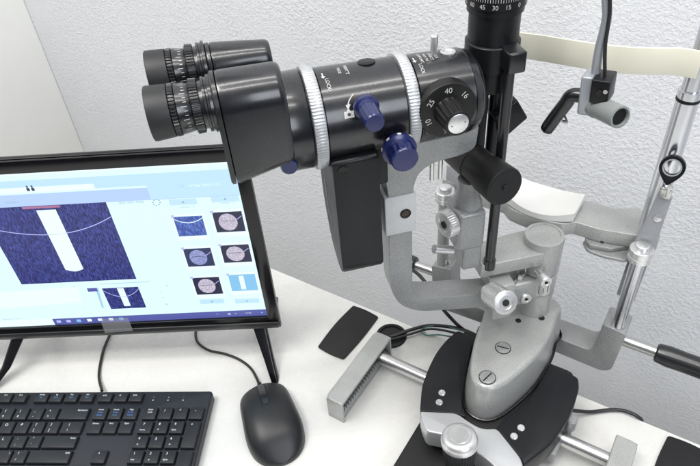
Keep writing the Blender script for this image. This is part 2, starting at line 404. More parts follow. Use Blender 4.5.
# column/row anchors, top-left and bottom-right seen in the photo
for q, kind in ((((173, 216.5), (207.5, 234.5)), 'blue'), (((212, 212), (246, 230.5)), 'disc'),
                (((183, 248.5), (215.5, 265)), 'bdisc'), (((220, 245), (252.5, 261)), 'disc'),
                (((192, 277.5), (223.5, 293)), 'disc'), (((228, 274.5), (258.5, 289.5)), 'slit')): thumb(q, kind)
for (x, y) in ((183, 202), (225, 199), (212, 301.5), (247, 301)):
    c = scr(x, y, D3)-MA; a = c.dot(MD); srect(a-.0150, a+.0150, c.z-.004, c.z+.004, 'band', D2)
    g.quad([mpt(a-.0018, c.z-.0012, D4), mpt(a+.0018, c.z-.0012, D4), mpt(a, c.z+.002, D4)], SI['grey'])
ac = [ma(171, 290)[0], ma(210, 262)[0]]
for x, y0, y1 in ((166, 200, 0), (208, 200, 0)):
    a = ma(x, 198)[0]; 
# lower left panels
for pts, m, d in (([(0, 293), (77, 287), (82, 302), (0, 309)], 'hi', D2), ([(95, 288), (98, 287.6), (104, 308), (102, 308)], 'line', D2),):
    sq(pts, m, d)
q1 = ma(102, 288); q0 = ma(146.5, 307)
srect(q0[0], q1[0], q0[1], q1[1], 'blue', D2)
w = q1[0]-q0[0]; h = q1[1]-q0[1]; am = (q0[0]+q1[0])/2
srect(am-.004, am+.004, q0[1]+h*.12, q1[1]-.0008, 'slit', D3)
strip([(q0[0]+w*t, q1[1]-h*.42+h*.34*(2*t-1)**2) for t in [i/10 for i in range(11)]], .0005, 'arc', D4)
srect(ma(98, 290)[0], ma(88, 290)[0], zz(93, 291), zz(93, 287.5), 'task', D3)
for (x, y, tx) in ((160, 287, '-'), (167, 285.5, 'x3'), (161, 292.5, 'o'), (163, 297.5, 'o'), (166, 304.5, '18'), (74, 286.5, 'x'), (84, 307.5, '+')):
    g.text(tx, .004, smap(x, y, D3), SI['grey'])
for x0, y0, x1, y1 in ((100, 283.5, 150, 281.5),):
    a, z = ma(x0, y0); b, y = ma(x1, y1); srect(b, a, z-.0005, z+.0005, 'line', D3)
# task bar
aT = ma(52, 318)[0]; zt0 = zz(268, 307.3)
srect(A0, aT, z_b+.0003, z_b+.0115, 'task', D2)
srect(aT+.0003, A1, z_b+.0003, z_b+.0115, 'hi', D2)
for x, m in ((57.5, 'arc'), (67.5, 'arc'), (78, 'lblue'), (89, 'white'), (100, 'white'), (111, 'white'), (121.5, 'lblue')):
    a = ma(x, 318)[0]; srect(a-.0028, a+.0028, z_b+.0040, z_b+.0085, m, D3)
for x, tx, s_ in ((217, '^', .004), (229, '@', .004), (235.5, '=', .004), (248.5, '11:21', .0036), (262, 'a', .004)):
    a = ma(x, 312)[0]; c = mpt(a, z_b+.0062, D3); g.text(tx, s_, (lambda c: (lambda x, y: c - MD*x + Vector((0, 0, y))))(c), SI['white'])
build('screen', g, SM, mon)
# clear tape holding the cable to the lower frame
tape = mat('clear_tape', (.42, .42, .43), .18); M['tape'] = tape; tape.node_tree.nodes['Principled BSDF'].inputs['Alpha'].default_value = .45
g = G(); p = [scr(x, y, .0075) for x, y in ((100, 319), (128, 317.5), (133, 331), (105, 333))]; g.quad(p, 0); build('tape', g, 'tape', mon)

# ================================================================== KEYBOARD
KA = R(29.9); EX = Vector((math.cos(KA), math.sin(KA), 0)); EY = Vector((-math.sin(KA), math.cos(KA), 0))
TOPZ = .021; U_ = .01905
k0 = at(188.1, 418.6, z=TOPZ)           # lower-left of the numpad minus key: column 21.5, row 1 below the number row top
ORI = k0 - EX*(21.5*U_) + EY*(1.0*U_); ORI.z = 0
KM = Matrix(((EX.x, EY.x, 0, ORI.x), (EX.y, EY.y, 0, ORI.y), (0, 0, 1, 0), (0, 0, 0, 1)))
def kxy(px, py, z=TOPZ): p = at(px, py, z=z)-ORI; return p.dot(EX), p.dot(EY)
kb = thing('keyboard', 'black wired office keyboard lying in front of the monitor', 'keyboard', ORI + EX*.22)
xr = kxy(213, 390.3, .017)[0]; yt = kxy(150, 391, .017)[1]
g = G(); g.extrude(roundpoly([(-.012, yt), (-.012, -.108), (xr, -.108), (xr, yt)], .005), .002, .0165, 0, KM, bev=.002, seg=3); build('keyboard_body', g, 'kbody', kb)
keys = []        # (col, row, w, h(rows), lines, material)
def row(c, r, labels, w=1.0):
    for l in labels: keys.append((c, r, w, 1.0, l)); c += w
row(0, 0, ['~|`', '!|1', '@|2', '#|3', '$|4', '%|5', '^|6', '&|7', '*|8', '(|9', ')|0', '_|-', '+|='])
keys.append((13, 0, 2, 1, '>Backspace'))
keys.append((0, 1, 1.5, 1, 'Tab')); row(1.5, 1, ['Q', 'W', 'E', 'R', 'T', 'Y', 'U', 'I', 'O', 'P', '{|[', '}|]']); keys.append((13.5, 1, 1.5, 1, '||\\'))
keys.append((0, 2, 1.75, 1, 'Caps')); row(1.75, 2, ['A', 'S', 'D', 'F', 'G', 'H', 'J', 'K', 'L', ':|;', '"|\'']); keys.append((12.75, 2, 2.25, 1, '>Enter'))
keys.append((0, 3, 2.25, 1, 'Shift')); row(2.25, 3, ['Z', 'X', 'C', 'V', 'B', 'N', 'M', '<|,', '>|.', '?|/']); keys.append((12.25, 3, 2.75, 1, '>Shift'))
cx = 0
for w_, l in ((1.25, 'Ctrl'), (1.25, 'Win'), (1.25, 'Alt'), (6.25, ''), (1.25, 'Alt'), (1.25, 'Win'), (1.25, 'Fn'), (1.25, 'Ctrl')): keys.append((cx, 4, w_, 1, l)); cx += w_
for c, l in ((15.25, '=Insert|Pause|Break'), (16.25, '=Home|Scroll|Lock'), (17.25, '=Page|Prt Scr|SysRq')): keys.append((c, 0, 1, 1, l))
row(15.25, 1, ['-Delete', '-End', '-Pgdn']); row(16.25, 3, ['^']); row(15.25, 4, ['<', 'v', '>'])
row(18.5, 0, ['-Num|Lock', '/', '*', '-']); row(18.5, 1, ['7|Home', '8|^', '9|PgUp']); row(18.5, 2, ['4|<', '5', '6|>']); row(18.5, 3, ['1|End', '2|v', '3|PgDn'])
keys.append((18.5, 4, 2, 1, '0|Ins')); keys.append((20.5, 4, 1, 1, '.|Del')); keys.append((21.5, 1, 1, 2, '+')); keys.append((21.5, 3, 1, 2, ''))
yF = kxy(33, 401.6)[1]
fk = []
for px, l in ((11.6, '-F12'), (33, '=F9 Prt|Scr'), (47.8, '=Pg|Lock'), (63, '=Psc|Brk'), (78.7, '=Vol|Mut'), (97.2, '<<'), (112.7, '<'), (127.7, '>>')):
    fk.append((kxy(px, 401.6)[0]/U_, l))
for i in range(11): fk.append((fk[0][0]-1.03*(i+1), '-F%d' % (11-i) if i < 10 else 'Esc'))
def keymesh(g, x0, x1, y0, y1, label):
    g.loft([[(x0-.0006, y0-.0010, .0160), (x1+.0012, y0-.0010, .0160), (x1+.0012, y1+.0006, .0160), (x0-.0006, y1+.0006, .0160)],
            [(x0, y0, TOPZ), (x1, y0, TOPZ), (x1, y1, TOPZ), (x0, y1, TOPZ)]], 0, KM, bev=.0007, seg=2)
    if not label: return
    def mp(cx, cy): return lambda x, y: KM @ Vector((cx+x, cy+y, TOPZ+.0001))
    h = y1-y0; w = x1-x0
    if label[0] == '>' and len(label) > 2: g.text(label[1:], .0030, mp(x1-.0012, y1-.0035), 1, align='RIGHT'); return
    if label[0] == '=' and len(label) > 1:
        L_ = label[1:].split('|')
        for i, t in enumerate(L_): g.text(t, .0028, mp(x0+w*.5, y1-.0028-i*.0038), 1 if i == 0 else 2)
        return
    if label[0] == '-' and len(label) > 1:
        for i, t in enumerate(label[1:].split('|')): g.text(t, .0030, mp(x0+w*.5, y1-.0030-i*.0036), 1)
        return
    if label[0] == '|': parts = ['|', '\\']
    else: parts = label.split('|')
    if len(parts) == 1:
        g.text(parts[0], .0048 if len(parts[0]) < 3 else .003, mp(x0+w*.42 if len(parts[0]) < 3 else x0+.0075, y1-.0045 if h > .012 else (y0+y1)/2), 1)
    else:
        s2 = .0026 if len(parts[1]) > 1 else .0042
        g.text(parts[0], .0044, mp(x0+w*.35, y1-.0040), 1); g.text(parts[1], s2, mp(x0+w*.35, y0+.0040), 1)
rest = G(); nk = 0
allk = [(c*U_, (c+w_)*U_, -(r+h)*U_, -r*U_, l) for c, r, w_, h, l in keys] + [(c*U_, (c+1)*U_, yF, yF+.0125+.0035, l) for c, l in fk]
for x0, x1, y0, y1, l in allk:
    x1 -= .0032; y1 -= .0034                       # gap to the next key; the anchor is each key's lower-left corner
    if x1 > .105:
        g = G(); keymesh(g, x0, x1, y0, y1, l); build('key', g, ['key', 'legend', 'legendb'], kb)
    else: keymesh(rest, x0, x1, y0, y1, l)
o = build('key', rest, ['key', 'legend', 'legendb'], kb); o['kind'] = 'stuff'
g = G()
for px in (153, 168, 183):
    x, y = kxy(px, 400.3, .0165); g.lathe((x, y, .0164), (0, 0, 1), [(0, .0007), (.0004, .0007)], 12, 0, KM)
    g.text('1A!'[int((px-153)/15)], .0022, (lambda x, y: (lambda u, v: KM @ Vector((x+u, y+v+.004, .0167))))(x, y), 0)
build('indicator', g, 'legend', kb)
x, y = kxy(199.5, 396.6, .0165); g = G()
ring = [[(x+math.cos(t*PI/16)*rr, y+math.sin(t*PI/16)*rr*.9, .0167) for t in range(32)] for rr in (.0072, .0064)]
g.loft(ring, 0, KM, cap=False); g.text('DELL', .0042, lambda u, v: KM @ Vector((x+u, y+v, .0167)), 0); build('logo', g, 'logo', kb)
g = G(); kc = [at(102, 391, z=.010), at(99, 375, z=.003), at(103, 352, z=.003), at(110, 334, z=.003), at(116, 322, z=.003)]
kc[-1] = kc[-2]+(kc[-2]-kc[-3])*1.2
g.tube(kc, .0019); build('cable', g, 'cable', kb)

# ================================================================== MOUSE
m0 = at(261.5, 391, z=.006); m1 = at(286.5, 470, z=.008)
MX = (m1-m0); MX.z = 0; mlen = .106; MX.normalize(); MY = Vector((-MX.y, MX.x, 0))
MO = Vector((m0.x, m0.y, 0))
ms = thing('mouse', 'black wired computer mouse between the keyboard and the rail cover', 'mouse', MO + MX*.05)
def mfoot(t):   # half width along the length
    return .0305*(1-(abs(2*t-1.08)/1.09)**4.2)**.5 if abs(2*t-1.08) < 1.09 else 0
def mtop(t): return .012+.026*math.sin(PI*min(1, max(0, (t*.86+.09))))**.85
def mgrid(g, zs, t0, t1, u0, u1, mi, nt=34, nu=24):
    pass
g = G(); rings = []
NT = 40
for i in range(NT+1):
    t = .5-.5*math.cos(PI*i/NT); 
    tt = abs((t-.50)/.5002); w = .0345*max(0, 1-tt**(9 if t < .5 else 3.0))**(.36 if t < .5 else .47)*(1-.22*max(0, .6-t)); w = max(w, .0015)
    H = .010+.0265*max(0, math.sin(PI*(t*.80+.13)))**1.1
    H = .006+(H-.006)*(1-max(0, (t-.72)/.28)**2.6*.93)
    ring = []
    for k in range(25):
        a = PI*k/24; cx = math.cos(a); sx = math.sin(a)
        yy = w*math.copysign(abs(cx)**.7, cx); z = .0018+(H-.0018)*sx**.62
        ring.append(MO + MX*(t*mlen) + MY*yy + Vector((0, 0, z)))
    rings.append(ring)
g.loft(rings, 0); body_rings = rings; build('mouse_body', g, 'mouse', ms, sharp=60)
g = G(); wc = MO + MX*.030 + Vector((0, 0, .0228)); g.lathe(wc-MY*.0035, MY, [(0, .0080), (.0012, .0105), (.0058, .0105), (.007, .0080)], teeth=26, depth=.0006, trange=(.001, .006)); build('scroll_wheel', g, 'rubber', ms)
g = G(); rings = []
for k in range(9):
    t = (.002+.0052*k)/mlen; H = .010+.0265*max(0, math.sin(PI*(t*.80+.13)))**1.1; w_ = .0048*(1 if k < 7 else (.85 if k == 7 else .45)); p = MO+MX*(.002+.0052*k)
    rings.append([p+MY*w_+Vector((0, 0, H-.002)), p-MY*w_+Vector((0, 0, H-.002)), p-MY*w_*.85+Vector((0, 0, H+.0007)), p+MY*w_*.85+Vector((0, 0, H+.0007))])
g.loft(rings); build('wheel_strip', g, 'gloss', ms)
g = G()
for sgn in (-1, 1):
    pts = [MO+MX*(.0075+.006*k)+MY*(sgn*.0052)+Vector((0, 0, 0)) for k in range(7)]
    for k, p in enumerate(pts):
        t = (.0075+.006*k)/mlen; p.z = .010+.0265*max(0, math.sin(PI*(t*.80+.13)))**1.1+.0001
    g.tube(pts, .0005, 6)
build('button_groove', g, 'dark', ms)
g = G(); pts = [MO+MX*.004+Vector((0, 0, .010)), MO-MX*.004+Vector((0, 0, .009))] + [at(x, y, z=.0025) for x, y in ((252, 370), (240, 360), (225, 354), (208, 350), (197, 341), (196, 328), (199, 318))]
g.tube(pts, .0017); g.tube([MO+MX*.002+Vector((0, 0, .010)), MO-MX*.010+Vector((0, 0, .0085))], .0028, smooth=0); build('cable', g, 'cable', ms)

# ================================================================== RAIL COVERS AND PADS ON THE TABLE
def rail(label, xo, xi, sg):
    """hollow grey cover open towards the slit lamp, a toothed rack inside; xo outer face, xi open face"""
    t = thing('rail_cover', label, 'rail cover', ((xo+xi)/2, .39, 0), 'rail covers on the table')
    y0, y1, h = .333, .450, .037; lo, hi = min(xo, xi), max(xo, xi)
    g = G(); th = .0035
    g.extrude(roundpoly([(lo, y0), (hi, y0), (hi, y1), (lo, y1)], [.008 if sg > 0 else .002, .002 if sg > 0 else .008, .002 if sg > 0 else .008, .008 if sg > 0 else .002]), h-th, h, 0, bev=.0016)
    ow = sorted((xo, xo+sg*th)); g.box(ow[0], ow[1], y0+.004, y1-.004, 0, h-.0015, 0, bev=.001, seg=2)
    g.box(lo+.001, hi-.0006, y0, y0+th, 0, h-.0015, 0, bev=.001, seg=2); g.box(lo+.001, hi-.0006, y1-th, y1, 0, h-.0015, 0, bev=.001, seg=2)
    build('cover_shell', g, 'hammer_l', t)
    g = G(); rx = sorted((xo+sg*.005, xo+sg*.011)); g.box(rx[0], rx[1], y0+.005, y1-.005, .001, .032, 0); build('inner_plate', g, 'dark', t)
    g = G(); bx_ = sorted((xo+sg*.0112, xo+sg*.0205)); g.box(bx_[0], bx_[1], y0+.006, y1-.006, .0008, .0125, 0)
    for k in range(20):
        y = y0+.010+k*.0050; g.loft([[(bx_[0], y-.0018, .0125), (bx_[1], y-.0018, .0125), (bx_[1], y+.0018, .0125), (bx_[0], y+.0018, .0125)], [(bx_[0], y-.0006, .0185), (bx_[1], y-.0006, .0185), (bx_[1], y+.0006, .0185), (bx_[0], y+.0006, .0185)]], 0)
    build('gear_rack', g, 'hammer', t)
rail('grey rail cover left of the slit lamp with its toothed rack showing', -.2935, -.2695, 1)
rail('grey rail cover at the right end of the axle, cut by the picture edge', .0315, .0085, -1)
def pad(label, pts, rr=.006):
    g = G(); g.extrude(roundpoly(pts, rr), .0004, .0022, 0, bev=.0006, seg=2); c = (sum(p[0] for p in pts)/len(pts), sum(p[1] for p in pts)/len(pts), 0)
    o = build('rubber_pad', g, 'pad', loc=c); tagp(o, label, 'pad', 'rubber pads on the table')
pad('black rubber pad on the white table behind the left rail cover', [(-.3635, .413), (-.343, .4105), (-.3215, .4125), (-.3180, .455), (-.3185, .4990), (-.340, .5020), (-.3615, .5005), (-.3660, .458)], [.003, .02, .003, .03, .003, .02, .003, .03])
pad('black rubber pad on the table at the lower right picture corner', [(.056, .413), (.078, .4105), (.0995, .4125), (.103, .455), (.1015, .5005), (.080, .5035), (.0585, .5015), (.0530, .458)], [.003, .02, .003, .03, .003, .02, .003, .03])

# cable grommet and wires
t = thing('cable_grommet', 'round black cable grommet set in the table beside the left rail cover', 'grommet', (-.2870, .4780, 0))
c = Vector((-.2870, .4785, 0))
g = G(); g.lathe(c, (0, 0, 1), [(.0003, .021), (.002, .0205), (.003, .0185), (.0028, .0160), (.0005, .0155)], 40, cap=False); build('rim', g, 'satin', t)
g = G(); g.lathe(c, (0, 0, 1), [(.0002, .0158), (.0006, .0158)], 40); build('hole', g, 'dark', t)
def cable(label, pts, r, m='cable', grp=None):
    g = G(); g.tube(pts, r); o = build('cable', g, m, loc=pts[0]); tagp(o, label, 'cable', grp)
zc = .004
cable('thicker black cable running from the table grommet under the slit lamp base', [c+Vector((-.002, 0, .001)), c+Vector((.004, -.004, .006)), at(412, 329.5, z=.008), at(432, 325.5, z=.006), at(460, 329, z=.004), at(482, 338, z=.004)], .0024)
cable('thinner black cable looping beside the thicker one from the grommet', [c+Vector((-.004, -.006, .001)), c+Vector((.004, -.010, .006)), at(411, 334, z=.007), at(432, 329, z=.005), at(462, 335, z=.004), at(482, 344, z=.004)], .0016)
cable('thin green wire looped between the grommet and the slit lamp base', [at(458, 338, z=.003), at(440, 335, z=.003), at(426, 335, z=.004), at(421, 331, z=.006), at(428, 326.5, z=.007), at(444, 326, z=.006), at(466, 332, z=.004)], .0010, 'green')
cable('black cable leaving the right side of the slit lamp base over the table edge', [at(560, 411, z=.02), at(571, 410.5, z=.018), at(590, 412, z=.006), at(610, 410, z=.004), at(622, 410.5, z=.004), at(631, 413.2, z=.0045), at(638, 417.0, z=.0035), at(641, 419.5, z=.0)+Vector((.002, .004, -.010)), at(641, 419.5, z=0)+Vector((.004, .006, -.05)), at(641, 419.5, z=0)+Vector((.006, .006, -.12))], .0022)
cable('long black cable hanging from the left headrest foot down behind the slit lamp', [at(396, 262, y=.56), at(414, 271, y=.55), at(425, 282, y=.54), at(436, 300, y=.53), at(448, 315, y=.525), at(460, 327, z=.006), at(474, 337, z=.004), at(486, 350, z=.004)], .0024)

# ================================================================== SLIT LAMP
lamp = thing('slit_lamp', 'grey and black slit lamp microscope on its base in the middle of the table', 'slit lamp', (-.12, .42, 0))
def P2(lst, z): return [tuple(at(x, y, z=z).xy) for x, y in lst]
# --- base
g = G(); g.extrude(roundpoly([(-.188, .19), (-.055, .19), (-.055, .50), (-.188, .50)], .006), .004, .016, 0, bev=.0015)
g.extrude(roundpoly([(-.178, .352), (-.075, .352), (-.055, .40), (-.052, .50), (-.192, .50), (-.186, .40)], .01), .0162, .047, 0, bev=.003)
build('base_plate', g, 'matte', lamp)
g = G(); g.lathe((-.2815, .4235, .0245), (1, 0, 0), [(0, .0078), (.3005, .0078)], 32); build('axle', g, 'steel', lamp)
for x in (-.279, .012):
    g = G(); g.lathe((x-.0035+(.001 if x > 0 else 0), .4235, .0245), (1, 0, 0), [(0, .0088), (.004, .0088)], teeth=20, depth=.0009, trange=(-1, 1)); build('axle_gear', g, 'steel', lamp)
LW = [(457.9, 329.9), (445.9, 340.5), (436.5, 352), (428.5, 368), (421.9, 385.8), (419.9, 411), (458.5, 413.5), (466, 418), (461.5, 402), (466.5, 370), (473.5, 338)]
RW = [(549, 362.5), (578.5, 377.5), (579.5, 388), (571, 415), (551.7, 443.7), (524, 465), (520, 457.5), (496.5, 428.5), (503, 419.5), (520, 407), (533, 394), (542, 378)]
g = G(); g.extrude(roundpoly(P2(LW, .058), [.006, .006, .02, .02, .01, .004, .006, .004, .01, .01, .01]), .028, .058, 0, bev=.0025, ang=50); wl = build('left_wing_cover', g, 'satin', lamp)
wl.name = 'wing_cover'
g = G(); g.extrude(roundpoly(P2(RW, .058), [.006, .004, .006, .02, .012, .004, .004, .004, .01, .02, .01, .01]), .028, .058, 0, bev=.0025, ang=50); build('wing_cover', g, 'satin', lamp)
for (x, y) in ((442, 393), (439.3, 402.5), (521, 428), (514, 436.5)):
    q = at(x, y, z=.0585); g = G(); g.lathe((q.x, q.y, .0575), (0, 0, 1), [(0, .0040), (.0017, .0040), (.0023, .0034), (.0023, .0022), (.0018, .0018)], 24); build('push_button', g, 'alu', lamp)
TR = [(420, 411.6), (457, 413.4), (468, 421.5), (481.8, 429.5), (497, 428.8), (520.5, 458), (524, 468), (505, 478), (490, 462), (470, 449), (452, 437), (426.5, 432), (422, 421)]
g = G(); top = P2(TR, .060); g.extrude(roundpoly(top, [.003, .006, .01, .008, .004, .006, .005, .006, .01, .01, .01, .005, .004]), .034, .061, 0, bev=.0055, seg=4, ang=40); build('front_trim', g, 'silver', lamp)
# joystick
q = at(459.5, 441, z=.094); q0 = Vector((q.x+.006, q.y-.006, .02)); ax = (q-q0)
L_ = ax.length
g = G(); g.lathe(q0, ax, [(0, .0135), (L_-.045, .0135), (L_-.030, .0150), (L_-.012, .0172), (L_-.004, .0176), (L_-.003, .0165)], teeth=36, depth=.0007, trange=(L_-.050, L_-.0035)); js = build('joystick', g, 'rubber', lamp)
g = G(); g.lathe(q0, ax, [(L_-.0038, .0160), (L_-.0030, .0182), (L_+.002, .0184), (L_+.006, .0172), (L_+.0082, .0150), (L_+.0090, .0120), (L_+.0086, .0100), (L_+.0092, .0095), (L_+.0094, .0001)], 48, cap=False); build('joystick_cap', g, 'alu', js)
# clamp screw on the right of the base
q = at(572, 418, z=.047)
g = G(); g.lathe((q.x, q.y, .012), (0, 0, 1), [(0, .004), (.018, .004), (.0181, .0066), (.033, .0066), (.035, .0050)], 24); build('clamp_screw', g, 'hammer', lamp)
g = G(); g.box(q.x-.012, q.x-.002, q.y-.040, q.y+.004, .010, .027, 0, bev=.002); build('clamp_plate', g, 'hammer', lamp)
# --- arm housing ("tongue")
TT = [(490.5, 300), (484.6, 313.9), (477.8, 331.9), (472.9, 351.9), (471.6, 369.9), (475, 381), (485.8, 387.5), (499.8, 384.6), (519.8, 369.9), (539.7, 349.9), (551.7, 329.9), (556.5, 314)]
tp = P2(TT, .10); tp += [(-.0905, .541), (-.104, .552), (-.122, .554), (-.140, .544)]
tp = spline(tp, 4)
cxy = Vector((sum(p[0] for p in tp)/len(tp), sum(p[1] for p in tp)/len(tp)))
def off(pts, d):
    o = []
    n = len(pts)
    for i in range(n):
        t = Vector(pts[(i+1) % n])-Vector(pts[i-1]); nn = Vector((t.y, -t.x)).normalized()
        p = Vector(pts[i])
        if (p-cxy).dot(nn) < 0: nn = -nn
        o.append(tuple(p+nn*d))
    return o
g = G(); rings = []
for z, d in ((.044, .0042), (.052, .0044), (.060, .0042), (.094, .0012), (.0975, .0002), (.0993, -.0022), (.0999, -.0052)): rings.append([(p[0], p[1], z) for p in off(tp, d)])
g.loft(rings); build('arm_housing', g, 'hammer_l', lamp)
g = G(); g.loft([[(p[0], p[1], .0475) for p in off(tp, .0045)], [(p[0], p[1], .0475) for p in off(tp, .0075)], [(p[0], p[1], .0520) for p in off(tp, .0082)], [(p[0], p[1], .0524) for p in off(tp, .0074)], [(p[0], p[1], .0500) for p in off(tp, .0068)]], cap=False)
build('rubber_bellows', g, 'gloss2', lamp)
for (x, y, r_, hole) in ((487.4, 377.5, .0092, 0), (503, 348, .0088, 0), (518.3, 320.7, .0032, 1), (541.5, 318, .0036, 1)):
    q = at(x, y, z=.1)
    g = G()
    if hole: g.lathe((q.x, q.y, .0990), (0, 0, 1), [(0, r_), (.0013, r_)], 24); build('screw_hole', g, 'dark', lamp)
    else:
        g.lathe((q.x, q.y, .0990), (0, 0, 1), [(0, r_), (.00125, r_)], 32, 1); g.lathe((q.x, q.y, .0990), (0, 0, 1), [(0, r_-.0009), (.00165, r_-.0009), (.0019, r_-.0014)], 32)
        a = R(75 if y > 360 else 10); d = Vector((math.cos(a), math.sin(a), 0)); w = Vector((-d.y, d.x, 0))*.0008; cc = Vector((q.x, q.y, .10095))
        g.quad([cc-d*(r_-.002)-w, cc+d*(r_-.002)-w, cc+d*(r_-.002)+w, cc-d*(r_-.002)+w], 1); build('screw', g, ['hammer', 'dark'], lamp)
# --- pivot column
px_, py_ = PV.x-.0105, PV.y
g = G(); g.lathe((px_, py_, .0990), (0, 0, 1), [(0, .0200), (.034, .0200), (.036, .0190), (.0365, .0205), (.064, .0205), (.0645, .0190), (.066, .0190), (.0665, .0212), (.110, .0212), (.1115, .0205), (.1118, .0170), (.1108, .0168), (.1108, .0001)], 64, cap=False)
pc = build('pivot_column', g, 'hammer_l', lamp)
g = G(); g.lathe((px_, py_, .1370), (0, 0, 1), [(0, .0204), (.0003, .02085), (.0245, .02085), (.0248, .0204)], 64, cap=False)
for k in range(9):
    a = R(-150+k*14); rr = .0210; c0 = Vector((px_+rr*math.cos(a), py_+rr*math.sin(a), .142)); tg = Vector((-math.sin(a), math.cos(a), 0))*.00035
    g.quad([c0-tg, c0+tg, c0+tg+Vector((0, 0, .007 if k % 2 else .011)), c0-tg+Vector((0, 0, .007 if k % 2 else .011))], 1)
for k, s_ in ((0, '20'), (2, '10'), (4, '0'), (6, '10')):
    a0 = R(-146+k*14)
    g.text(s_, .006, (lambda a0: (lambda x, y: (px_+.0211*math.cos(a0+x/.0205), py_+.0211*math.sin(a0+x/.0205), .157+y)))(a0), 1)
build('scale_band', g, ['alu', 'dial'], pc)
def knob(name, o, d, ln, r, m, par, shaft=None, M4=None, teeth=0, depth=.0006, cap='alu', ring=.6):
    g = G(); o = Vector(o); d = Vector(d).normalized()
    if shaft: g.lathe(o-d*shaft[1], d, [(0, shaft[0]), (shaft[1], shaft[0])], 24, 1, M4)
    g.lathe(o, d, [(0, r*.9), (.0006, r), (ln-.0008, r), (ln, r*.92), (ln+.0002, r*.55), (ln-.0004, r*.5), (ln-.0004, .0001)], 48, 0, M4, teeth=teeth, depth=depth, trange=(.0003, ln-.0007), cap=False)
    g.lathe(o, d, [(ln-.0005, r*.28), (ln+.0003, r*.28), (ln+.0003, .0001)], 16, 2, M4, cap=False)
    return build(name, g, [m, cap, 'dark'], par)
# two small screws on the lower arm, facing the viewer
vd = (VS*1.0+Vector((0, 0, .05))).normalized()
for (x, y, r_, l_, yy) in ((546.5, 283, .0066, .010, .494), (526.5, 299.5, .0066, .012, .494)):
    q = at(x, y, y=yy); knob('clamp_knob', q-vd*l_, vd, l_, r_, 'alu', lamp, (.0042, .020))
# --- upper arm carrying the illumination tower
uA = [sl(x, y, z=.203) for x, y in ((497, 237.5), (526, 230), (545, 248), (497, 259.5))]
uA = [(p.x, p.y) for p in uA]
up_ = [(.082, -.030), (.082, .011), (.000, .016), (-.006, .0), (-.002, -.030), (.03, -.036)]
g = G(); g.extrude(roundpoly([(.086, -.026), (.086, .010), (.012, .012), (-.004, .004), (-.004, -.018), (.02, -.030)], .004), .1845, .202, 0, SF, bev=.0015); build('illumination_arm', g, 'hammer_l', lamp)
# --- lower arm with the C-shaped microscope bracket
g = G()
prof = [(.030, .152), (.088, .1635), (.145, .1765), (.1575, .181), (.162, .194), (.1622, .318), (.156, .338), (.142, .3455), (.118, .347), (.1035, .352), (.102, .374), (.190, .374), (.1885, .345), (.1845, .322), (.1858, .226), (.1842, .196), (.1765, .1765), (.165, .1650), (.150, .1568), (.088, .1425), (.030, .130)]
g.extrude(roundpoly(prof, [.002, .02, .02, .012, .012, .02, .016, .02, .02, .006, .002, .002, .01, .02, .03, .018, .014, .014, .02, .02, .002], 5), -.013, .013, 0, SF, bev=.0055, axis='y', seg=4, ang=40)
build('microscope_arm', g, 'hammer', lamp)
g = G(); z0, z1 = .2735, .3175; g.box(.1590, .1885, -.0138, .0144, z0, z1, 0, SF, bev=.0012)
q = sl(405.5, 213.5, v=.0144); build('mounting_plate', g, 'plate', lamp)
g = G(); g.lathe((q.x, .0142, q.z), (0, 1, 0), [(0, .0052), (.0009, .0052), (.0013, .0046), (.0013, .0040)], 28, 0, SF, cap=False); g.lathe((q.x, .0144, q.z), (0, 1, 0), [(0, .0042), (.0004, .0042)], 28, 1, SF); build('socket', g, ['satin', 'gap'], lamp)
# lower block below the rod, with knurled knob
g = G(); g.box(.050, .074, -.016, .0225, .126, .1775, 0, SF, bev=.003); g.box(-.006, .0505, -.013, .011, .131, .1625, 0, SF, bev=.003)
build('arm_block', g, 'hammer_l', lamp)
for (a_, b_c, z_, r_, h_) in ((.036, .004, .1620, .0042, .010), (.026, -.004, .1620, .0036, .014), (.048, .008, .1620, .0050, .008)):
    g = G(); g.lathe((a_, b_c, z_), (0, 0, 1), [(0, r_), (h_-.001, r_), (h_, r_*.8)], 6 if r_ > .004 else 20, 0, SF); build('adjusting_screw', g, 'steel', lamp)
g = G(); g.lathe((.062, .0222, .170), (0, 1, 0), [(0, .0016), (.0006, .0016)], 12, 0, SF); build('screw_hole', g, 'dark', lamp)
o = sl(490, 296, v=.030); d = sl(503, 302.5, v=.048)-o
f_ = sl(506, 303, v=.052); b_ = sl(492, 294, v=.024)
knob('focus_knob', b_, f_-b_, (f_-b_).length, .0132, 'alu', lamp, (.008, .010), SF, teeth=48, depth=.0005)
g = G(); g.box(.044, .060, -.012, .018, .150, .170, 0, SF, bev=.002); 
# --- grey knuckle block of the illumination unit
KB = [(456, 204), (470, 196), (489, 196), (489, 252), (461, 256), (455, 250)]
g = G()
g.box(.0900, .1190, -.014, .020, .237, .284, 0, SF, bev=.005)
g.lathe((.103, .002, .280), (0, 0, 1), [(0, .0150), (.010, .0140), (.018, .0110), (.032, .0105)], 40, 0, SF)
g.box(.088, .108, -.014, .012, .203, .2375, 0, SF, bev=.003)
build('tilt_housing', g, 'hammer', lamp)
q = sl(446, 222.5, v=.012); knob('tilt_knob', (q.x-.006, q.y, q.z), (1, .30, 0), .010, .0135, 'alu', lamp, (.005, .01), SF, teeth=36, depth=.0005)
q = sl(452, 250, v=.010); q2 = sl(434, 249, v=.012); g = G(); g.tube([(q.x, q.y, q.z), (q2.x, q2.y, q2.z)], .0044, M4=SF, smooth=0); build('lever', g, 'alu', lamp)
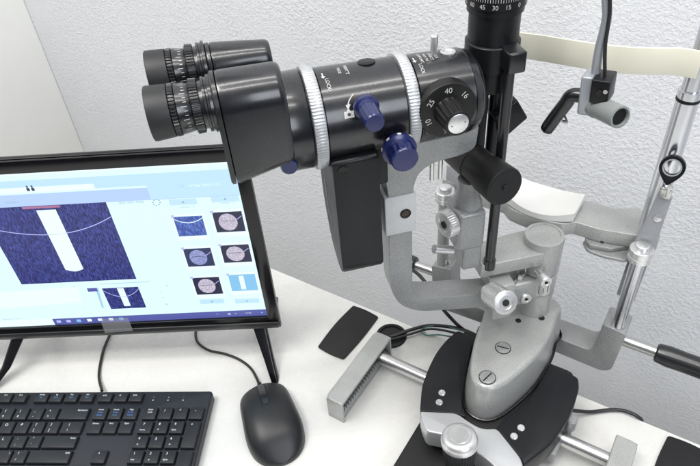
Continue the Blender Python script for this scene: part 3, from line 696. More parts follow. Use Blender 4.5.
# --- rods of the tower
rs, rv = .0765, .008
g = G(); g.lathe((rs, rv, .196), (0, 0, 1), [(0, .0062), (.012, .0062), (.0122, .0052), (.225, .0046), (.232, .0046)], 28, 0, SF); build('tower_rod', g, 'gloss2', lamp)
g = G(); g.box(.078, .090, -.040, -.022, .290, .412, 0, SF, bev=.002); g.lathe((.068, -.030, .29), (0, 0, 1), [(0, .0055), (.12, .0055)], 24, 0, SF); build('tower_column', g, 'satin', lamp)
# black cylinder (slit width knob housing)
a0 = sl(505.0, 187.5, z=.327); a1 = sl(456, 149, z=.322); ax = a1-a0; Lc = ax.length
g = G(); g.lathe(a0, ax, [(0, .0165), (.0008, .0180), (.0022, .0184), (.026, .0176), (.0262, .0168), (.046, .0163), (.0462, .0169), (Lc, .0155), (Lc+.004, .013)], 56, 0, SF)
g.lathe(a0-ax.normalized()*.0002, ax, [(0, .0160), (.0008, .0160)], 40, 0, SF)
ch = build('slit_control_housing', g, 'matte', lamp)
g = G(); dn = -ax.normalized(); g.lathe(a0, dn, [(-.001, .0028), (.0012, .0028), (.0016, .0022), (.0008, .0008)], 20, 0, SF); build('centre_screw', g, 'dial', ch)
# deflecting prism holder: square block on its corner
g = G(); c0 = sl(506, 112, v=-.030)
g.extrude([(c0.x+.018, c0.z+.005), (c0.x-.003, c0.z+.019), (c0.x-.0158, c0.z-.002), (c0.x+.005, c0.z-.019)], -.046, -.016, 0, SF, bev=.0015, axis='y'); build('prism_holder', g, 'satin', lamp)
# --- lamp house
ts, tv, tr = .0700, -.0355, .0232
tw = sl(497, 35, z=.435); _q = sl(491.0, 60, z=.415); ts, tv = _q.x, _q.y
g = G(); g.lathe((ts, tv, .392), (0, 0, 1), [(0, .0195), (.001, .0205), (.0200, .0205), (.0202, .0232), (.0420, .0232), (.0425, .0228), (.0430, .0212), (.068, .0212), (.0682, .0232), (.12, .0232)], 64, 0, SF)
lh = build('lamp_house', g, 'satin', lamp)
# numbered ring; the direction from its axis to the camera gives the angle of the readable side
ca = SF @ Vector((ts, tv, .47)); va = math.atan2(CAM.y-ca.y, CAM.x-ca.x)
g = G(); zr = sl(496, 12, v=tv+.01).z
zr = .4645
g.lathe((ts, tv, zr), (0, 0, 1), [(0, .0232), (.0012, .0246), (.0130, .0246), (.0135, .0232)], 64, 0, SF)
g.lathe((ts, tv, zr+.0136), (0, 0, 1), [(0, .0236), (.012, .0236)], M4=SF, teeth=60, depth=.0007, trange=(0, 1))
for k, s_ in enumerate(('75', '60', '45', '30', '15', '0', '15')):
    a0_ = va + R((k-3)*23.5)
    g.text(s_, .0050, (lambda a0_: (lambda x, y: (ca.x+.0248*math.cos(a0_+x/.0248), ca.y+.0248*math.sin(a0_+x/.0248), zr+.0045+y)))(a0_), 1)
    for j in range(5):
        aj = a0_+R(j*4.7); c1 = Vector((ca.x+.0247*math.cos(aj), ca.y+.0247*math.sin(aj), zr+.0082)); tg = Vector((-math.sin(aj), math.cos(aj), 0))*.0002
        g.quad([c1-tg, c1+tg, c1+tg+Vector((0, 0, .003)), c1-tg+Vector((0, 0, .003))], 1)
build('scale_ring', g, ['satin', 'white'], lamp)
# clamp between lamp house and rod
g = G(); g.box(rs-.0105, rs+.0050, tv+.010, rv+.0080, .418, .4365, 0, SF, bev=.002); build('rod_clamp', g, 'gloss2', lamp)
for (x, y, vv) in ((484, 39.5, tv+.02),):
    pass

# ================================================================== MICROSCOPE (parts of the slit lamp)
AXZ = .4035
def tub(prof, name, m, par=lamp, n=96, teeth=0, depth=0, tr=None, cap=True):
    g = G(); g.lathe((0, 0, AXZ), (1, 0, 0), prof, n, 0, SF, teeth=teeth, depth=depth, trange=tr, cap=cap); return build(name, g, m, par)
body = tub([(.1055, .020), (.1058, .0290), (.1070, .0315), (.1095, .0335), (.1145, .0348), (.1150, .0343), (.1158, .0343), (.1163, .0355), (.160, .0366), (.1605, .0350), (.172, .0350), (.1725, .0372), (.2360, .0385), (.2365, .0370), (.2475, .0370)], 'microscope_tube', 'gloss')
tub([(.1620, .0355), (.1623, .0392), (.1632, .0400), (.1702, .0400), (.1711, .0392), (.1714, .0355)], 'locking_ring', 'ring', teeth=96, depth=.0006, tr=(.1630, .1705), cap=False)
tub([(.2372, .0375), (.2375, .0412), (.2384, .0421), (.2460, .0421), (.2469, .0412), (.2472, .0375)], 'locking_ring', 'ring', teeth=104, depth=.0006, tr=(.2382, .2463), cap=False)
tub([(.2478, .0372), (.2482, .0392), (.2490, .0398), (.2700, .0398)], 'rear_tube', 'gloss')
g = G(); g.lathe((.1065, 0, AXZ), (-1, 0, 0), [(0, .029), (.002, .028), (.003, .022), (.001, .020), (.0012, .0001)], 48, 0, SF, cap=False); build('objective_lens', g, 'dial', lamp)
# engraved lettering carried round the tube; th measured from the top towards the viewer
def wrap(s0, th0, r, rot=0):
    def f(x, y):
        c, s = math.cos(rot), math.sin(rot); x, y = c*x-s*y, s*x+c*y       # x: towards smaller s, y: up round the tube
        th = th0 - y/r; return SF @ Vector((s0 - x, r*math.sin(th), AXZ + r*math.cos(th)))
    return f
g = G(); r1 = .03862
rr = -PI/2
g.text('LOCK', .0042, wrap(.2295, R(25), r1, rr), 0); 
g.text('DIRECT', .0042, wrap(.2125, R(4), r1-.0006, rr), 0); g.text('MADE', .0032, wrap(.2180, R(5), r1-.0004, rr), 0)
for s0, th0, rad in ((.2315, 8, r1), (.1575, 4, .0367)):
    a = [wrap(s0, R(th0), rad)(x*.6, y*.6) for x, y in ((-.0008, .002), (.0008, .002), (.0008, -.005), (.0030, -.005), (0, -.009), (-.0030, -.005), (-.0008, -.005))]; g.quad([a[0], a[1], a[2], a[6]]); g.quad([a[3], a[4], a[5]])
g.text('LOCK', .0040, wrap(.1545, R(24), .0367, rr), 0)
for i, tx in enumerate(('SUPPORT', 'MAX 5V', 'DIRECT', 'LOCK')): g.text(tx, .0034, wrap(.1520-.0042*i, R(4), .0367, rr), 0)
# camera symbol with its curved arrow
build('lettering', g, 'white', body); g = G()
cs = sl(349, 114, v=.034); ths = R(58)
cam_th = math.acos(max(-1, min(1, (sl(349, 114, v=.0345).z-AXZ)/.0385)))
f = wrap(sl(349, 114, v=.0345).x, cam_th, .0388)
def poly(pts): g.quad([f(x, y) for x, y in pts])
for pts in (((-.0038, -.003), (-.0022, -.003), (-.0022, .0022), (-.0038, .0022)), ((.0022, -.003), (.0038, -.003), (.0038, .0022), (.0022, .0022)),
            ((-.0022, -.003), (.0022, -.003), (.0022, -.0020), (-.0022, -.0020)), ((-.0022, .0014), (.0022, .0014), (.0022, .0022), (-.0022, .0022)), ((-.0014, .0022), (.0014, .0022), (.0010, .0034), (-.0010, .0034))): poly(pts)
cir = lambda r_, n=16: [(r_*math.cos(2*PI*k/n), -.0003+r_*math.sin(2*PI*k/n)) for k in range(n)]
a, b = cir(.0024), cir(.0014)
for i in range(16):
    j = (i+1) % 16; poly([a[i], a[j], b[j], b[i]])
ar = [(-.0055*(1-math.cos(1.35*(1-t)))*-1.35+.0005, .0060+.0085*(1-t)) for t in [k/6 for k in range(7)]]
for (x0, y0), (x1, y1) in zip(ar, ar[1:]): poly([(x0-.0005, y0), (x1-.0005, y1), (x1+.0005, y1), (x0+.0005, y0)])
poly([(ar[-1][0]-.0020, ar[-1][1]+.001), (ar[-1][0]-.0006, ar[-1][1]-.0030), (ar[-1][0]+.0020, ar[-1][1]+.0012)])
build('camera_symbol', g, 'white', body)
# oval cover screw on the tube
g = G(); g.lathe((.194, -.004, AXZ+.0372), (0, -.1, 1), [(0, .0072), (.0008, .0072), (.0012, .0066)], 32, 0, SF); build('cover_screw', g, 'dial', body)
# steel pin and round insert on top
q = sl(434, 50, v=0); g = G(); g.lathe((q.x, 0, AXZ+.030), (0, 0, 1), [(0, .0030), (.0215, .0030), (.0222, .0024)], 24, 0, SF); build('steel_pin', g, 'alu', lamp)
q = sl(448, 47.5, v=0); g = G(); g.lathe((q.x, 0, AXZ+.0350), (0, 0, 1), [(0, .0062), (.0018, .0062), (.0020, .0040), (.0014, .0036)], 28, 0, SF); build('steel_insert', g, 'alu', lamp)
# --- magnification dial
dc = sl(448.5, 111, v=.0400); DY = .0400
g = G(); g.extrude(roundpoly([(dc.x-.020, dc.z-.0195), (dc.x-.020, dc.z+.012), (dc.x+.018, dc.z+.012), (dc.x+.018, dc.z-.0215)], .004), .010, .0365, 0, SF, bev=.0015, axis='y')
build('gear_housing', g, 'gloss2', lamp)
g = G(); g.lathe((dc.x, .030, dc.z), (0, 1, 0), [(0, .0235), (.0085, .0235), (.0098, .0228), (.0100, .0215), (.0100, .0001)], 72, 0, SF, cap=False)
DM = Matrix(((-1, 0, 0, dc.x), (0, 0, 1, .0402), (0, 1, 0, dc.z), (0, 0, 0, 1)))
for a_, tx in ((92, '40'), (42, '16'), (147, '25'), (203, '10'), (262, '6.')):
    a = R(a_); rad = .0172
    def f2(x, y, a=a, rad=rad):
        ro = a-PI/2; return SF @ DM @ Vector((rad*math.cos(a)+x*math.cos(ro)-y*math.sin(ro), rad*math.sin(a)+x*math.sin(ro)+y*math.cos(ro), 0))
    g.text(tx, .0064, f2, 1)
md = build('magnification_dial', g, ['dial', 'white'], lamp)
g = G(); g.lathe((dc.x, .0402, dc.z), (0, 1, 0), [(0, .0120), (.002, .0118), (.0175, .0108), (.0200, .0104), (.0205, .0095)], M4=SF, teeth=16, depth=.0013, trange=(.0005, .0180)); kn = build('dial_knob', g, 'dial', md)
g = G(); g.lathe((dc.x, .0607, dc.z), (0, 1, 0), [(0, .0082), (.0003, .0082), (.0005, .0078)], 40, 0, SF)
for s_ in (-1, 1): g.lathe((dc.x+s_*.0052, .0612, dc.z-s_*.001), (0, 1, 0), [(0, .0006), (.0001, .0006)], 8, 1, SF)
build('knob_face', g, ['alu', 'dark'], kn)
# --- blue knobs
def bknob(px, py, vf, v0, r, dots=False):
    q = sl(px, py, v=vf)
    g = G(); g.lathe((q.x, v0, q.z), (0, 1, 0), ([(-.012, r*.75), (0, r*.75)] if dots else [])+[(.0002, r*1.12), (.003, r*1.25), (.006, r*1.25), (.0075, r*1.02), (.010, r*.98)], 48, 0, SF)
    if dots:
        for k in range(9):
            a = 2*PI*k/9+.2
            for rr_, zz_ in ((r*1.262, .0045),):
                cc = Vector((q.x+rr_*math.cos(a), v0+zz_, q.z+rr_*math.sin(a))); t1 = Vector((-math.sin(a), 0, math.cos(a)))*.0017; t2 = Vector((0, .0014, 0))
                g.quad([SF @ (cc+t1*math.cos(u*PI/5)+t2*math.sin(u*PI/5)) for u in range(10)], 1)
    fl = build('knob_collar', g, ['blue', 'white'], lamp)
    g = G(); L1 = vf-v0; g.lathe((q.x, v0, q.z), (0, 1, 0), [(.0098, r*.96), (.012, r), (L1-.004, r*.96), (L1-.0012, r*.95), (L1, r*.86), (L1+.0003, r*.2)], M4=SF, teeth=14, depth=r*.10, trange=(.011, L1-.0035)); build('blue_knob', g, 'blue', fl)
bknob(375.3, 123.5, .0660, .0365, .0078)
bknob(405.5, 160.5, .0640, .0430, .0112, True)
# --- camera / beam splitter housing under the tube
g = G()
def bsr(s): return roundpoly([(-.030, .383), (.040, .383), (.0405, .268), (.036, .2600), (.022, .2560), (-.006, .2640), (-.028, .300)], [.002, .004, .006, .008, .02, .035, .035], 6)
rings = []
outl = bsr(0)
def srng(s, k): 
    c = (.004, .318); return [(s, c[0]+(p[0]-c[0])*k, c[1]+(p[1]-c[1])*k) for p in outl]
g.loft([srng(.1985, .985), srng(.2000, 1), srng(.2340, 1), srng(.2365, .985)], 0, SF, bev=0)
bs = build('beam_splitter_housing', g, 'satin', lamp, sharp=30)
g = G(); q = sl(343, 171, v=.0405); g.lathe((q.x, .0405, q.z), (0, 1, 0), [(-.0008, .0042), (.0005, .0042), (.0006, .0036), (.0003, .003)], 24, 0, SF); build('cover_screw', g, 'dial', bs)
g = G()
for (z0, z1) in ((.318, .340), (.300, .316)): g.box(.2367, .2370, -.006 if z0 > .31 else -.004, -.0045 if z0 > .31 else -.0030, z0, z1, 0, SF)
build('engraved_mark', g, 'ring', bs)
g = G(); g.box(.188, .1995, -.02, .030, .345, .385, 0, SF, bev=.003); build('housing_bracket', g, 'satin', lamp)
# --- binocular head
g = G(); g.loft([[(s, v, z) for v, z in roundpoly([(-.040, .402), (.040, .402), (.040, .440), (-.040, .440)], .012)] for s in (.266, .268, .300, .302)], 0, SF); build('binocular_body', g, 'gloss2', lamp)
def prismbox(sg):
    # cross-section in (v, z): round over the eyepiece axis, flat sides below on the near one; extruded along s
    EZ = .4465
    def sect(k, r, zl, wl):
        P = []; cv = sg*.031
        for a in range(0, 181, 12): P.append((cv+r*math.cos(R(a)), EZ+r*math.sin(R(a))))
        lo = roundpoly([(cv-r, EZ), (cv-r+.001, zl), (cv+r+wl, zl), (cv+r, EZ)], [.001, .010, .009, .001], 5)
        P += lo[6:-6]
        c = (cv, (EZ+r+zl)/2)
        return [(c[0]+(p[0]-c[0])*k, c[1]+(p[1]-c[1])*k) for p in P]
    if sg > 0: st = [(.2650, .86, .0215, .3975, .001), (.2655, .93, .0215, .3975, .001), (.2672, .98, .0216, .3970, .001), (.2700, 1, .0218, .3965, .001), (.3085, 1, .0225, .3875, .001), (.3105, .985, .0225, .3875, .001), (.3110, .93, .0225, .3875, .001)]
    else: st = [(.2650, .84, .0140, .4180, -.001), (.2655, .92, .0140, .4180, -.001), (.2672, .98, .0141, .4180, -.001), (.2700, 1, .0142, .4180, -.001), (.3085, 1, .0182, .4180, -.001), (.3105, .985, .0182, .4180, -.001), (.3110, .93, .0182, .4180, -.001)]
    g = G(); g.loft([[(s, v, z) for v, z in sect(k, r, zl, wl)] for s, k, r, zl, wl in st], 0, SF); pb = build('prism_housing', g, 'gloss', lamp, sharp=34)
    r, zl = st[-1][2], st[-1][3]
    g = G(); g.loft([[(s, v, z) for v, z in sect(k, r, zl, .001)] for s, k in ((.3112, .90), (.3114, 1.0), (.3140, 1.0), (.3150, .97), (.3151, .6))], 0, SF); build('housing_flange', g, 'gloss2', pb, sharp=34)
for sg in (1, -1): prismbox(sg)
def eyepiece(v0):
    EZ = .4465; o = (0, v0, EZ)
    g = G(); g.lathe(o, (1, 0, 0), [(.3145, .0150), (.3152, .0203), (.3172, .0205), (.3177, .0190), (.3190, .0190), (.3195, .0196), (.3210, .0196), (.3214, .0172), (.3240, .0168), (.3310, .0160), (.340, .0170), (.346, .0165)], 64, 0, SF)
    ey = build('eyepiece', g, 'gloss', lamp)
    g = G(); g.lathe(o, (1, 0, 0), [(.3238, .0172), (.3244, .0192), (.3296, .0196), (.3304, .0176)], M4=SF, teeth=52, depth=.0009, trange=(.3240, .3300)); build('diopter_ring', g, 'gloss2', ey)
    g = G(); g.lathe(o, (1, 0, 0), [(.3305, .0165), (.3310, .0168), (.3398, .0182), (.3402, .0170)], 64, 0, SF)
    for k in range(36):
        a = 2*PI*k/36; h = .0040 if k % 3 == 0 else .0022; c0 = Vector((.3330, v0+.01725*math.cos(a), EZ+.01725*math.sin(a))); tg = Vector((0, -math.sin(a), math.cos(a)))*.00022
        c1 = Vector((.3330+h, v0+(.01725+h*.16)*math.cos(a), EZ+(.01725+h*.16)*math.sin(a)))
        g.quad([SF @ (c0-tg), SF @ (c0+tg), SF @ (c1+tg), SF @ (c1-tg)], 1)
    build('scale_barrel', g, ['gloss', 'white'], ey)
    g = G(); g.lathe(o, (1, 0, 0), [(.3403, .0172), (.3407, .0186), (.3442, .0187), (.3448, .0178)], M4=SF, teeth=46, depth=.0008, trange=(.3405, .3445)); build('grip_ring', g, 'gloss2', ey)
    g = G(); g.lathe(o, (1, 0, 0), [(.3449, .0175), (.3452, .0186), (.3480, .0188), (.3588, .0195), (.3602, .0192), (.3606, .0184), (.3598, .0172), (.3530, .0145), (.3480, .0120), (.3480, .0001)], 64, 0, SF, cap=False); build('rubber_eyecup', g, 'rubber', ey)
eyepiece(.031); eyepiece(-.031)
# small blue lever of the head, seen below the tube
g = G(); q = sl(288, 162, v=.030); g.lathe((q.x, .022, q.z+.001), (0, 1, 0), [(0, .0065), (.016, .0070), (.018, .0060)], 32, 0, SF); build('blue_knob', g, 'blue', lamp)
# small chrome pins seen under the arm gusset
g = G()
for px in (432, 440.5): q = sl(px, 158, v=0); g.lathe((q.x, 0, .318), (0, 0, 1), [(0, .0022), (.022, .0022)], 16, 0, SF)
build('lock_pin', g, 'steel', lamp)

# ================================================================== HEADREST
HY = .568
LRY = HY-.014; pb = at(621, 316, y=LRY); PXR = pb.x; PXL = -.2500
hr = thing('headrest', 'grey patient headrest frame with white chin rest and cream forehead band behind the slit lamp', 'headrest', (-.14, HY, 0))
g = G()
FB = at(603, 370, y=HY-.022); zb_ = FB.z
def foot(sg, xp):
    pts = [(xp-sg*.080, zb_+.001), (xp-sg*.002, zb_-.002), (xp+sg*.008, zb_+.006), (xp+sg*.0115, zb_+.0725), (xp-sg*.0155, zb_+.0770), (xp-sg*.0165, zb_+.034), (xp-sg*.022, zb_+.026), (xp-sg*.080, zb_+.026)]
    return roundpoly(pts, [.001, .008, .008, .004, .004, .006, .006, .001])
zf = at(600, 300, y=HY-.012).z
g.extrude(foot(1, PXR), HY-.023, HY+.010, 0, bev=.0025, axis='y', ang=40)
g.extrude(foot(-1, PXL), HY-.023, HY+.010, 0, bev=.0025, axis='y', ang=40)
g.box(PXL+.079, PXR-.079, HY-.0229, HY+.0099, zb_+.0012, zb_+.0258, 0)
bf = build('base_frame', g, 'hammer', hr)
g = G(); q = at(448, 263, y=HY-.023); g.lathe((q.x, HY-.0228, q.z), (0, -1, 0), [(0, .0045), (.0006, .0045)], 20); g.box(q.x-.0005, q.x+.0005, HY-.0238, HY-.0235, q.z-.0035, q.z+.0035, 1); build('screw', g, ['alu', 'dark'], bf)
ztop = zb_+.066
ZCH = at(646, 221, y=HY).z
XUL = at(480, 8, y=HY+.009).x; PXR2 = at(688.5, 98, y=HY+.009).x
for xp in (PXR, PXL):
    xu = XUL if xp < -.1 else PXR2
    g = G(); g.lathe((xp, LRY, ztop-.006), (0, 0, 1), [(0, .0074), (ZCH-ztop-.014, .0074)], 36)
    rod = build('height_rod', g, 'satin_chrome' if xp > -.1 else 'hammer_l', hr)
    g = G(); zn = at(648, 262, y=LRY).z; g.lathe((xp, LRY, zn), (0, 0, 1), [(0, .0095), (.001, .0120), (.0060, .0120), (.0062, .0114), (.0080, .0114), (.0082, .0120), (.0150, .0120), (.0158, .0112), (.0160, .0070), (.0200, .0070), (.0205, .0062)], 48)
    build('clamp_nut', g, 'alu', rod)
    g = G(); qz = at(684, 95, y=HY+.009).z; g.lathe((xu, HY+.009, ZCH-.010), (0, 0, 1), [(0, .0098), (qz-ZCH+.010, .0098), (qz-ZCH+.0102, .0103), (qz-ZCH+.0165, .0103), (qz-ZCH+.0167, .0084), (.40, .0084)], 40)
    up_ = build('upright', g, 'satin_chrome', hr)
    g = G(); g.lathe((xu, HY+.009, qz-.004), (0, 0, 1), [(0, .0101), (.0006, .0105), (.0024, .0105), (.003, .0101)], 40); build('collar', g, 'satin', up_)
    dxp = xp-PXR; PLP = [(659.5, 190), (672.5, 197.5), (657.5, 240), (640, 285), (634, 302), (616.5, 294), (634.5, 240), (645.5, 221)]
    PL3 = [at(x, y, y=HY-.004) for x, y in PLP]; g = G()
    if dxp > -.1: g.extrude(roundpoly([(p.x, p.z) for p in PL3], .0015, 2), HY-.0050, HY-.0005, 0, bev=.0008, axis='y', ang=40)
    else: qb = at(456.5, 174, y=HY-.020); g.box(qb.x-.0125, qb.x+.0125, HY-.022, HY-.002, qb.z-.0125, qb.z+.0105, 0, bev=.002)
    pl = build('side_plate', g, 'bluegrey', hr)
    g = G(); g.lathe(((at(657.5, 218.5, y=HY-.005).x if xp > -.1 else xp), HY-.0052, at(657.5, 218.5, y=HY-.005).z), (0, -1, 0), [(-.0005, .0038), (.0008, .0038), (.0012, .003)], 20); build('screw', g, 'alu', pl)
    sgx = 1 if xp > -.1 else -1
    g = G(); g.lathe((xp+sgx*.010, HY-.004, zb_+.043), (sgx, 0, 0), [(0, .0066), (.046, .0066)], 28); hb = build('handle_rod', g, 'steel', hr)
    GP = [(0, .0092), (.002, .0112), (.014, .0126), (.030, .0120), (.10, .0124), (.125, .0115), (.130, .009)] if sgx > 0 else [(0, .0092), (.002, .0112), (.014, .0122), (.050, .0120), (.055, .009)]
    g = G(); g.lathe((xp+sgx*(.046 if sgx > 0 else .044), HY-.004, zb_+.043), (sgx, 0, 0), GP, 40); build('grip', g, 'gloss2', hb)
# chin rest arm: a bent grey plate from upright to upright
ZA = at(615, 219, y=HY-.005).z
ZA = .212
g = G()
Ct = [(582, 199.5), (600, 204), (614, 208), (640, 207.5), (648, 214), (641, 224), (637, 225.5), (601.5, 229.8), (575, 222), (560, 219)]
tc_ = P2(Ct, ZA)
mid = (PXL+PXR)/2
front = [p for p in tc_[5:]]; back = tc_[:5]
right = [back[i] for i in range(5)]
ply = [(2*mid-p[0], p[1]) for p in reversed(back[:4])]
cy0_ = at(576, 222, z=ZA+.003).y
fullp = [tc_[0], tc_[1], tc_[2], tc_[3], (PXR2+.014, HY+.010), (PXR2+.013, HY+.0005), (PXR2-.004, HY-.0000), tc_[7], tc_[8], (mid+.030, cy0_-.0058), (mid+.015, cy0_-.0090), (mid, cy0_-.0098)]
mir = [(2*mid-p[0], p[1]) for p in reversed(fullp[:-1])]
g.extrude(roundpoly(fullp+mir, .0025), ZA-.0175, ZA, 0, bev=.0012); cr = build('chin_rest_arm', g, 'hammer_l', hr)
g = G()
g.extrude(roundpoly(P2([(583, 237), (588, 246), (604, 252), (628, 257), (636, 246), (612, 238), (598, 233)], ZA-.018), .004), ZA-.0275, ZA-.0235, 0, bev=.0015); g.extrude(roundpoly(P2([(585, 235), (590, 242), (612, 246), (632, 243), (632, 234), (598, 228)], ZA-.014), .003), ZA-.0233, ZA-.0177, 1, bev=.001); build('height_lever', g, ['hammer', 'hammer'], hr)
g = G(); g.lathe((mid+.074, .540, ZA-.0002), (0, 0, 1), [(0, .0020), (.0004, .0020)], 12); build('screw_hole', g, 'dark', cr)
# chin cup: saddle that rises towards both ends
e1 = at(584, 199.5, z=ZA+.006); e0 = at(576, 222, z=ZA+.003)
cy1, cy0 = e1.y, e0.y
g = G(); rings = []; hw = e1.x-mid; NX = 28
for i in range(NX+1):
    t = -1+2*i/NX; x = mid+hw*t; up = .0060*abs(t)**2.2; ya = cy0+.010*(abs(t)**2-1)*1.0; yb = cy1+.004*(1-t*t)
    zt = ZA+.0052+up; ring = []
    for k in range(9): 
        u = k/8; ring.append((x, ya+(yb-ya)*u, zt-.0022*math.sin(PI*u)*(1-t*t)+.0022*(2*u-1)**4))
    for k in range(8, -1, -1):
        u = k/8; ring.append((x, ya+(yb-ya)*u, ZA+.0006+up*.3))
    rings.append(ring)
g.loft(rings); build('chin_cup', g, 'cup', hr, sharp=50)
g = G(); g.lathe((mid, (cy0+cy1)/2, ZA-.034), (0, 0, 1), [(0, .009), (.0160, .009)], 28); build('chin_cup_stem', g, 'steel', hr)
# forehead band
ZT = .421; tops = [at(x, y, z=ZT) for x, y in ((517, 30.3), (540, 34), (560, 37.2), (580, 40.3), (600, 43), (626, 45.8), (655, 47.2), (680, 47.2), (694, 46.6))]
tops = [Vector((p.x, p.y, 0)) for p in tops]
L0 = tops[0]; left = [Vector((XUL-.002, HY-.009, 0))]
pts = [p for p in left if p.x < L0.x-.008]+tops[:-1]+[Vector((PXR2+.002, HY-.010, 0))]
Q = []; E_ = [2*pts[0]-pts[1]]+pts+[2*pts[-1]-pts[-2]]
for i in range(1, len(E_)-2):
    for k in range(5):
        u = k/5; p0, p1, p2, p3 = E_[i-1:i+3]; Q.append(.5*((2*p1)+(p2-p0)*u+(2*p0-5*p1+4*p2-p3)*u*u+(3*p1-p0-3*p2+p3)*u**3))
Q.append(pts[-1]); rings = []
for i, p in enumerate(Q):
    d = (Q[min(i+1, len(Q)-1)]-Q[max(i-1, 0)]).normalized(); nn = Vector((-d.y, d.x, 0))*.0012
    a, b = p-nn, p+nn; rings.append([(a.x, a.y, ZT-.0005), (a.x, a.y, ZT-.0245), (b.x, b.y, ZT-.0245), (b.x, b.y, ZT-.0005)])
g = G(); g.loft(rings, 0, bev=.0004, seg=2); build('forehead_band', g, 'wtape', hr)
# canthus marker ring on the right plate
q = at(672.5, 167, y=HY-.012)
dv = (CAM-q).normalized(); dv = Vector((dv.x*.6, dv.y, dv.z*.5)).normalized()
sx = dv.cross(Vector((0, 0, 1))).normalized(); sy = sx.cross(dv).normalized()
RM = Matrix(((sx.x, sy.x, dv.x, q.x), (sx.y, sy.y, dv.y, q.y), (sx.z, sy.z, dv.z, q.z), (0, 0, 0, 1)))
def tear(r, tail):
    P = []
    for k in range(28):
        a = -PI/2+2*PI*k/28; rr_ = r
        x, y = r*math.cos(a), r*math.sin(a)
        if y < 0: y *= 1+tail*(1-abs(x)/r)**1.3
        P.append((x, y))
    return P
g = G(); oo = tear(.0112, .60); ii = [(.0072*math.cos(-PI/2+2*PI*k/28), .0072*math.sin(-PI/2+2*PI*k/28)) for k in range(28)]
g.loft([[(*p, -.003) for p in ii], [(*p, .003) for p in ii], [(x*1.06, y*1.06, .0033) for x, y in ii], [(x*.97, y*.97, .0033) for x, y in oo], [(*p, .0025) for p in oo], [(*p, -.003) for p in oo], [(*p, -.003) for p in ii]], 0, RM, cap=False)
mk = build('eye_level_marker', g, 'satin', hr)
g = G(); rg = [[(r_*math.cos(2*PI*k/28), r_*math.sin(2*PI*k/28), z) for k in range(28)] for r_, z in ((.0070, .0030), (.0073, .0036), (.0082, .0036), (.0085, .0030))]; g.loft(rg, 0, RM, cap=False); build('marker_ring', g, 'ring', mk)
g = G(); q2 = at(667.5, 192, y=HY-.004); g.box(q2.x-.0060, q2.x+.0040, HY-.0080, HY-.0000, q2.z-.006, q2.z+.006, 0, bev=.001); g.box(q2.x-.001, q2.x+.002, HY-.0115, HY-.0060, q2.z-.002, q2.z+.015, 0, bev=.0005); build('marker_clip', g, 'steel', mk)

# ================================================================== FIXATION LAMP
FY = .500
def fa(px, py, dy=0): return at(px, py, y=FY+dy)
fb = fa(592, 92)
fl = thing('fixation_lamp', 'small grey-green fixation lamp hanging on a bent tube in front of the forehead band', 'lamp', fb)
g = G(); p = [fa(605, -60), fa(605.5, -20), fa(606.5, 0), fa(607, 16), fa(603.5, 33), fa(600, 46), fa(597, 62), fa(595.5, 76)]; g.tube(p, .0038); build('bent_tube', g, 'greytube', fl)
g = G(); p = [fa(609, -50, -.004), fa(610, 5, -.004), fa(608, 26, -.004), fa(605.5, 43, -.004), fa(604.8, 60, -.004), fa(605, 76, -.004)]; g.tube(p, .0015); build('cable', g, 'cable', fl)
k = fa(589, 72); k2 = fa(584, 110); tilt = Vector((k2.x-k.x, 0, k2.z-k.z)).normalized(); hx = Vector((-tilt.z, 0, tilt.x))
if hx.x < 0: hx = -hx
FM = Matrix(((hx.x, 0, -tilt.x, k.x), (hx.y, 1, -tilt.y, FY), (hx.z, 0, -tilt.z, k.z), (0, 0, 0, 1)))   # x right, z up along the block
hh = (k2-k).length
g = G(); g.box(-.0035, .0060, -.010, .010, -hh, .0, 0, FM, bev=.0018); build('hinge_block', g, 'greytube', fl)
g = G(); g.box(.0062, .0205, -.014, .008, -.0200, .0005, 0, FM, bev=.0012); sb = build('switch_box', g, 'satin', fl)
g = G(); g.lathe((.0135, -.0142, -.0095), (0, -1, 0), [(-.0005, .0022), (.0025, .0022)], 16, 0, FM); g.lathe((.0180, -.0142, -.0080), (0, -1, 0), [(-.0005, .0018), (.0008, .0018)], 16, 1, FM); build('plug', g, ['dark', 'steel'], sb)
c0 = fa(592, 104); c1 = fa(620.5, 117.3, -.022)
ax = c1-c0; Lc = ax.length
g = G(); g.lathe(c0, ax, [(-.004, .0080), (0, .0080), (.0005, .0098), (.008, .0098), (.0082, .0092), (Lc-.002, .0094), (Lc, .0092), (Lc+.0002, .0076), (Lc-.003, .0072), (Lc-.003, .0001)], 44, cap=False); build('lamp_barrel', g, 'lampgrey', fl)
g = G(); g.lathe(c0, ax, [(Lc-.0028, .0070), (Lc-.0024, .0070)], 32); build('lens', g, 'dial', fl)
g = G(); p = [fa(583, 96), fa(576, 95), fa(570.5, 96.5), fa(566, 103), fa(556, 116), fa(548, 127)]; g.tube(p, .0062, 16); 
e = fa(549, 126); d = (fa(548, 127)-fa(556, 116)).normalized()
g.lathe(e-d*.004, d, [(0, .0062), (.007, .0066), (.010, .0045)], 6); build('swivel_arm', g, 'gloss2', fl)
g = G(); g.tube([fa(562, 112, -.003), fa(567.5, 121, -.003)], .0010, 8, smooth=0); g.tube([fa(562, 121, -.003), fa(568, 122, -.003)], .0014, 8, smooth=0); build('adjusting_screw', g, 'chrome', fl)

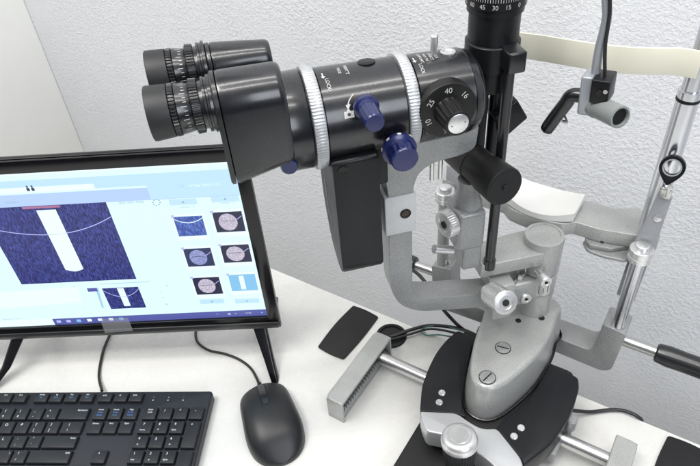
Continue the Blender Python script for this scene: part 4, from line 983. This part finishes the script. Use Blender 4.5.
# ================================================================== CAMERA, LIGHT, RENDER
cd = bpy.data.cameras.new('camera'); cam = bpy.data.objects.new('camera', cd); col.objects.link(cam)
cd.sensor_width = 36; cd.lens = FPX/700*36; cd.clip_start = .01; cd.clip_end = 50
BK = -FW
cam.matrix_world = Matrix(((RT.x, UP.x, BK.x, CAM.x), (RT.y, UP.y, BK.y, CAM.y), (RT.z, UP.z, BK.z, CAM.z), (0, 0, 0, 1)))
scene.camera = cam
w = bpy.data.worlds.new('World'); scene.world = w; w.use_nodes = True
nt = w.node_tree; bg = nt.nodes['Background']
tc = nt.nodes.new('ShaderNodeTexCoord'); sp = nt.nodes.new('ShaderNodeSeparateXYZ'); cr_ = nt.nodes.new('ShaderNodeValToRGB')
nt.links.new(tc.outputs['Generated'], sp.inputs[0]); mr_ = nt.nodes.new('ShaderNodeMapRange'); mr_.inputs['From Min'].default_value = -1
nt.links.new(sp.outputs['Z'], mr_.inputs['Value']); nt.links.new(mr_.outputs['Result'], cr_.inputs['Fac'])
cr_.color_ramp.elements[0].position = .45; cr_.color_ramp.elements[0].color = (.05, .055, .085, 1)
cr_.color_ramp.elements[1].position = .85; cr_.color_ramp.elements[1].color = (.78, .80, .85, 1)
nt.links.new(cr_.outputs['Color'], bg.inputs['Color']); bg.inputs['Strength'].default_value = .62
def area(name, loc, target, sx_, sy_, power, c):
    l = bpy.data.lights.new(name, 'AREA'); l.shape = 'RECTANGLE'; l.size = sx_; l.size_y = sy_; l.energy = power; l.color = c
    o = bpy.data.objects.new(name, l); col.objects.link(o); o.location = loc
    d = Vector(target)-Vector(loc); o.rotation_euler = d.to_track_quat('-Z', 'Y').to_euler(); return o
def strip_lamp(x, y, ln, wd, power):
    l = bpy.data.lights.new('ceiling_lamp', 'AREA'); l.shape = 'RECTANGLE'; l.size = ln; l.size_y = wd; l.energy = power; l.color = (1, .985, .96)
    o = bpy.data.objects.new('ceiling_lamp', l); col.objects.link(o); o.location = (x, y, 2.15); o.rotation_euler = (0, 0, AZ)
strip_lamp(-.12, .30, 1.5, .06, 18)
strip_lamp(.42, -.06, 1.5, .06, 19)
area('ceiling_lamp', (-.7, -.5, 2.15), (-.3, .4, 0), 1.0, .4, 33, (1, .985, .955))
area('window_light', (1.9, -.9, 1.4), (-.3, .5, .2), 1.0, 1.2, 34, (.88, .93, 1))
scene.view_settings.view_transform = 'Standard'; scene.view_settings.look = 'None'; scene.view_settings.exposure = -.24; scene.view_settings.gamma = 1
scene.render.engine = 'CYCLES'
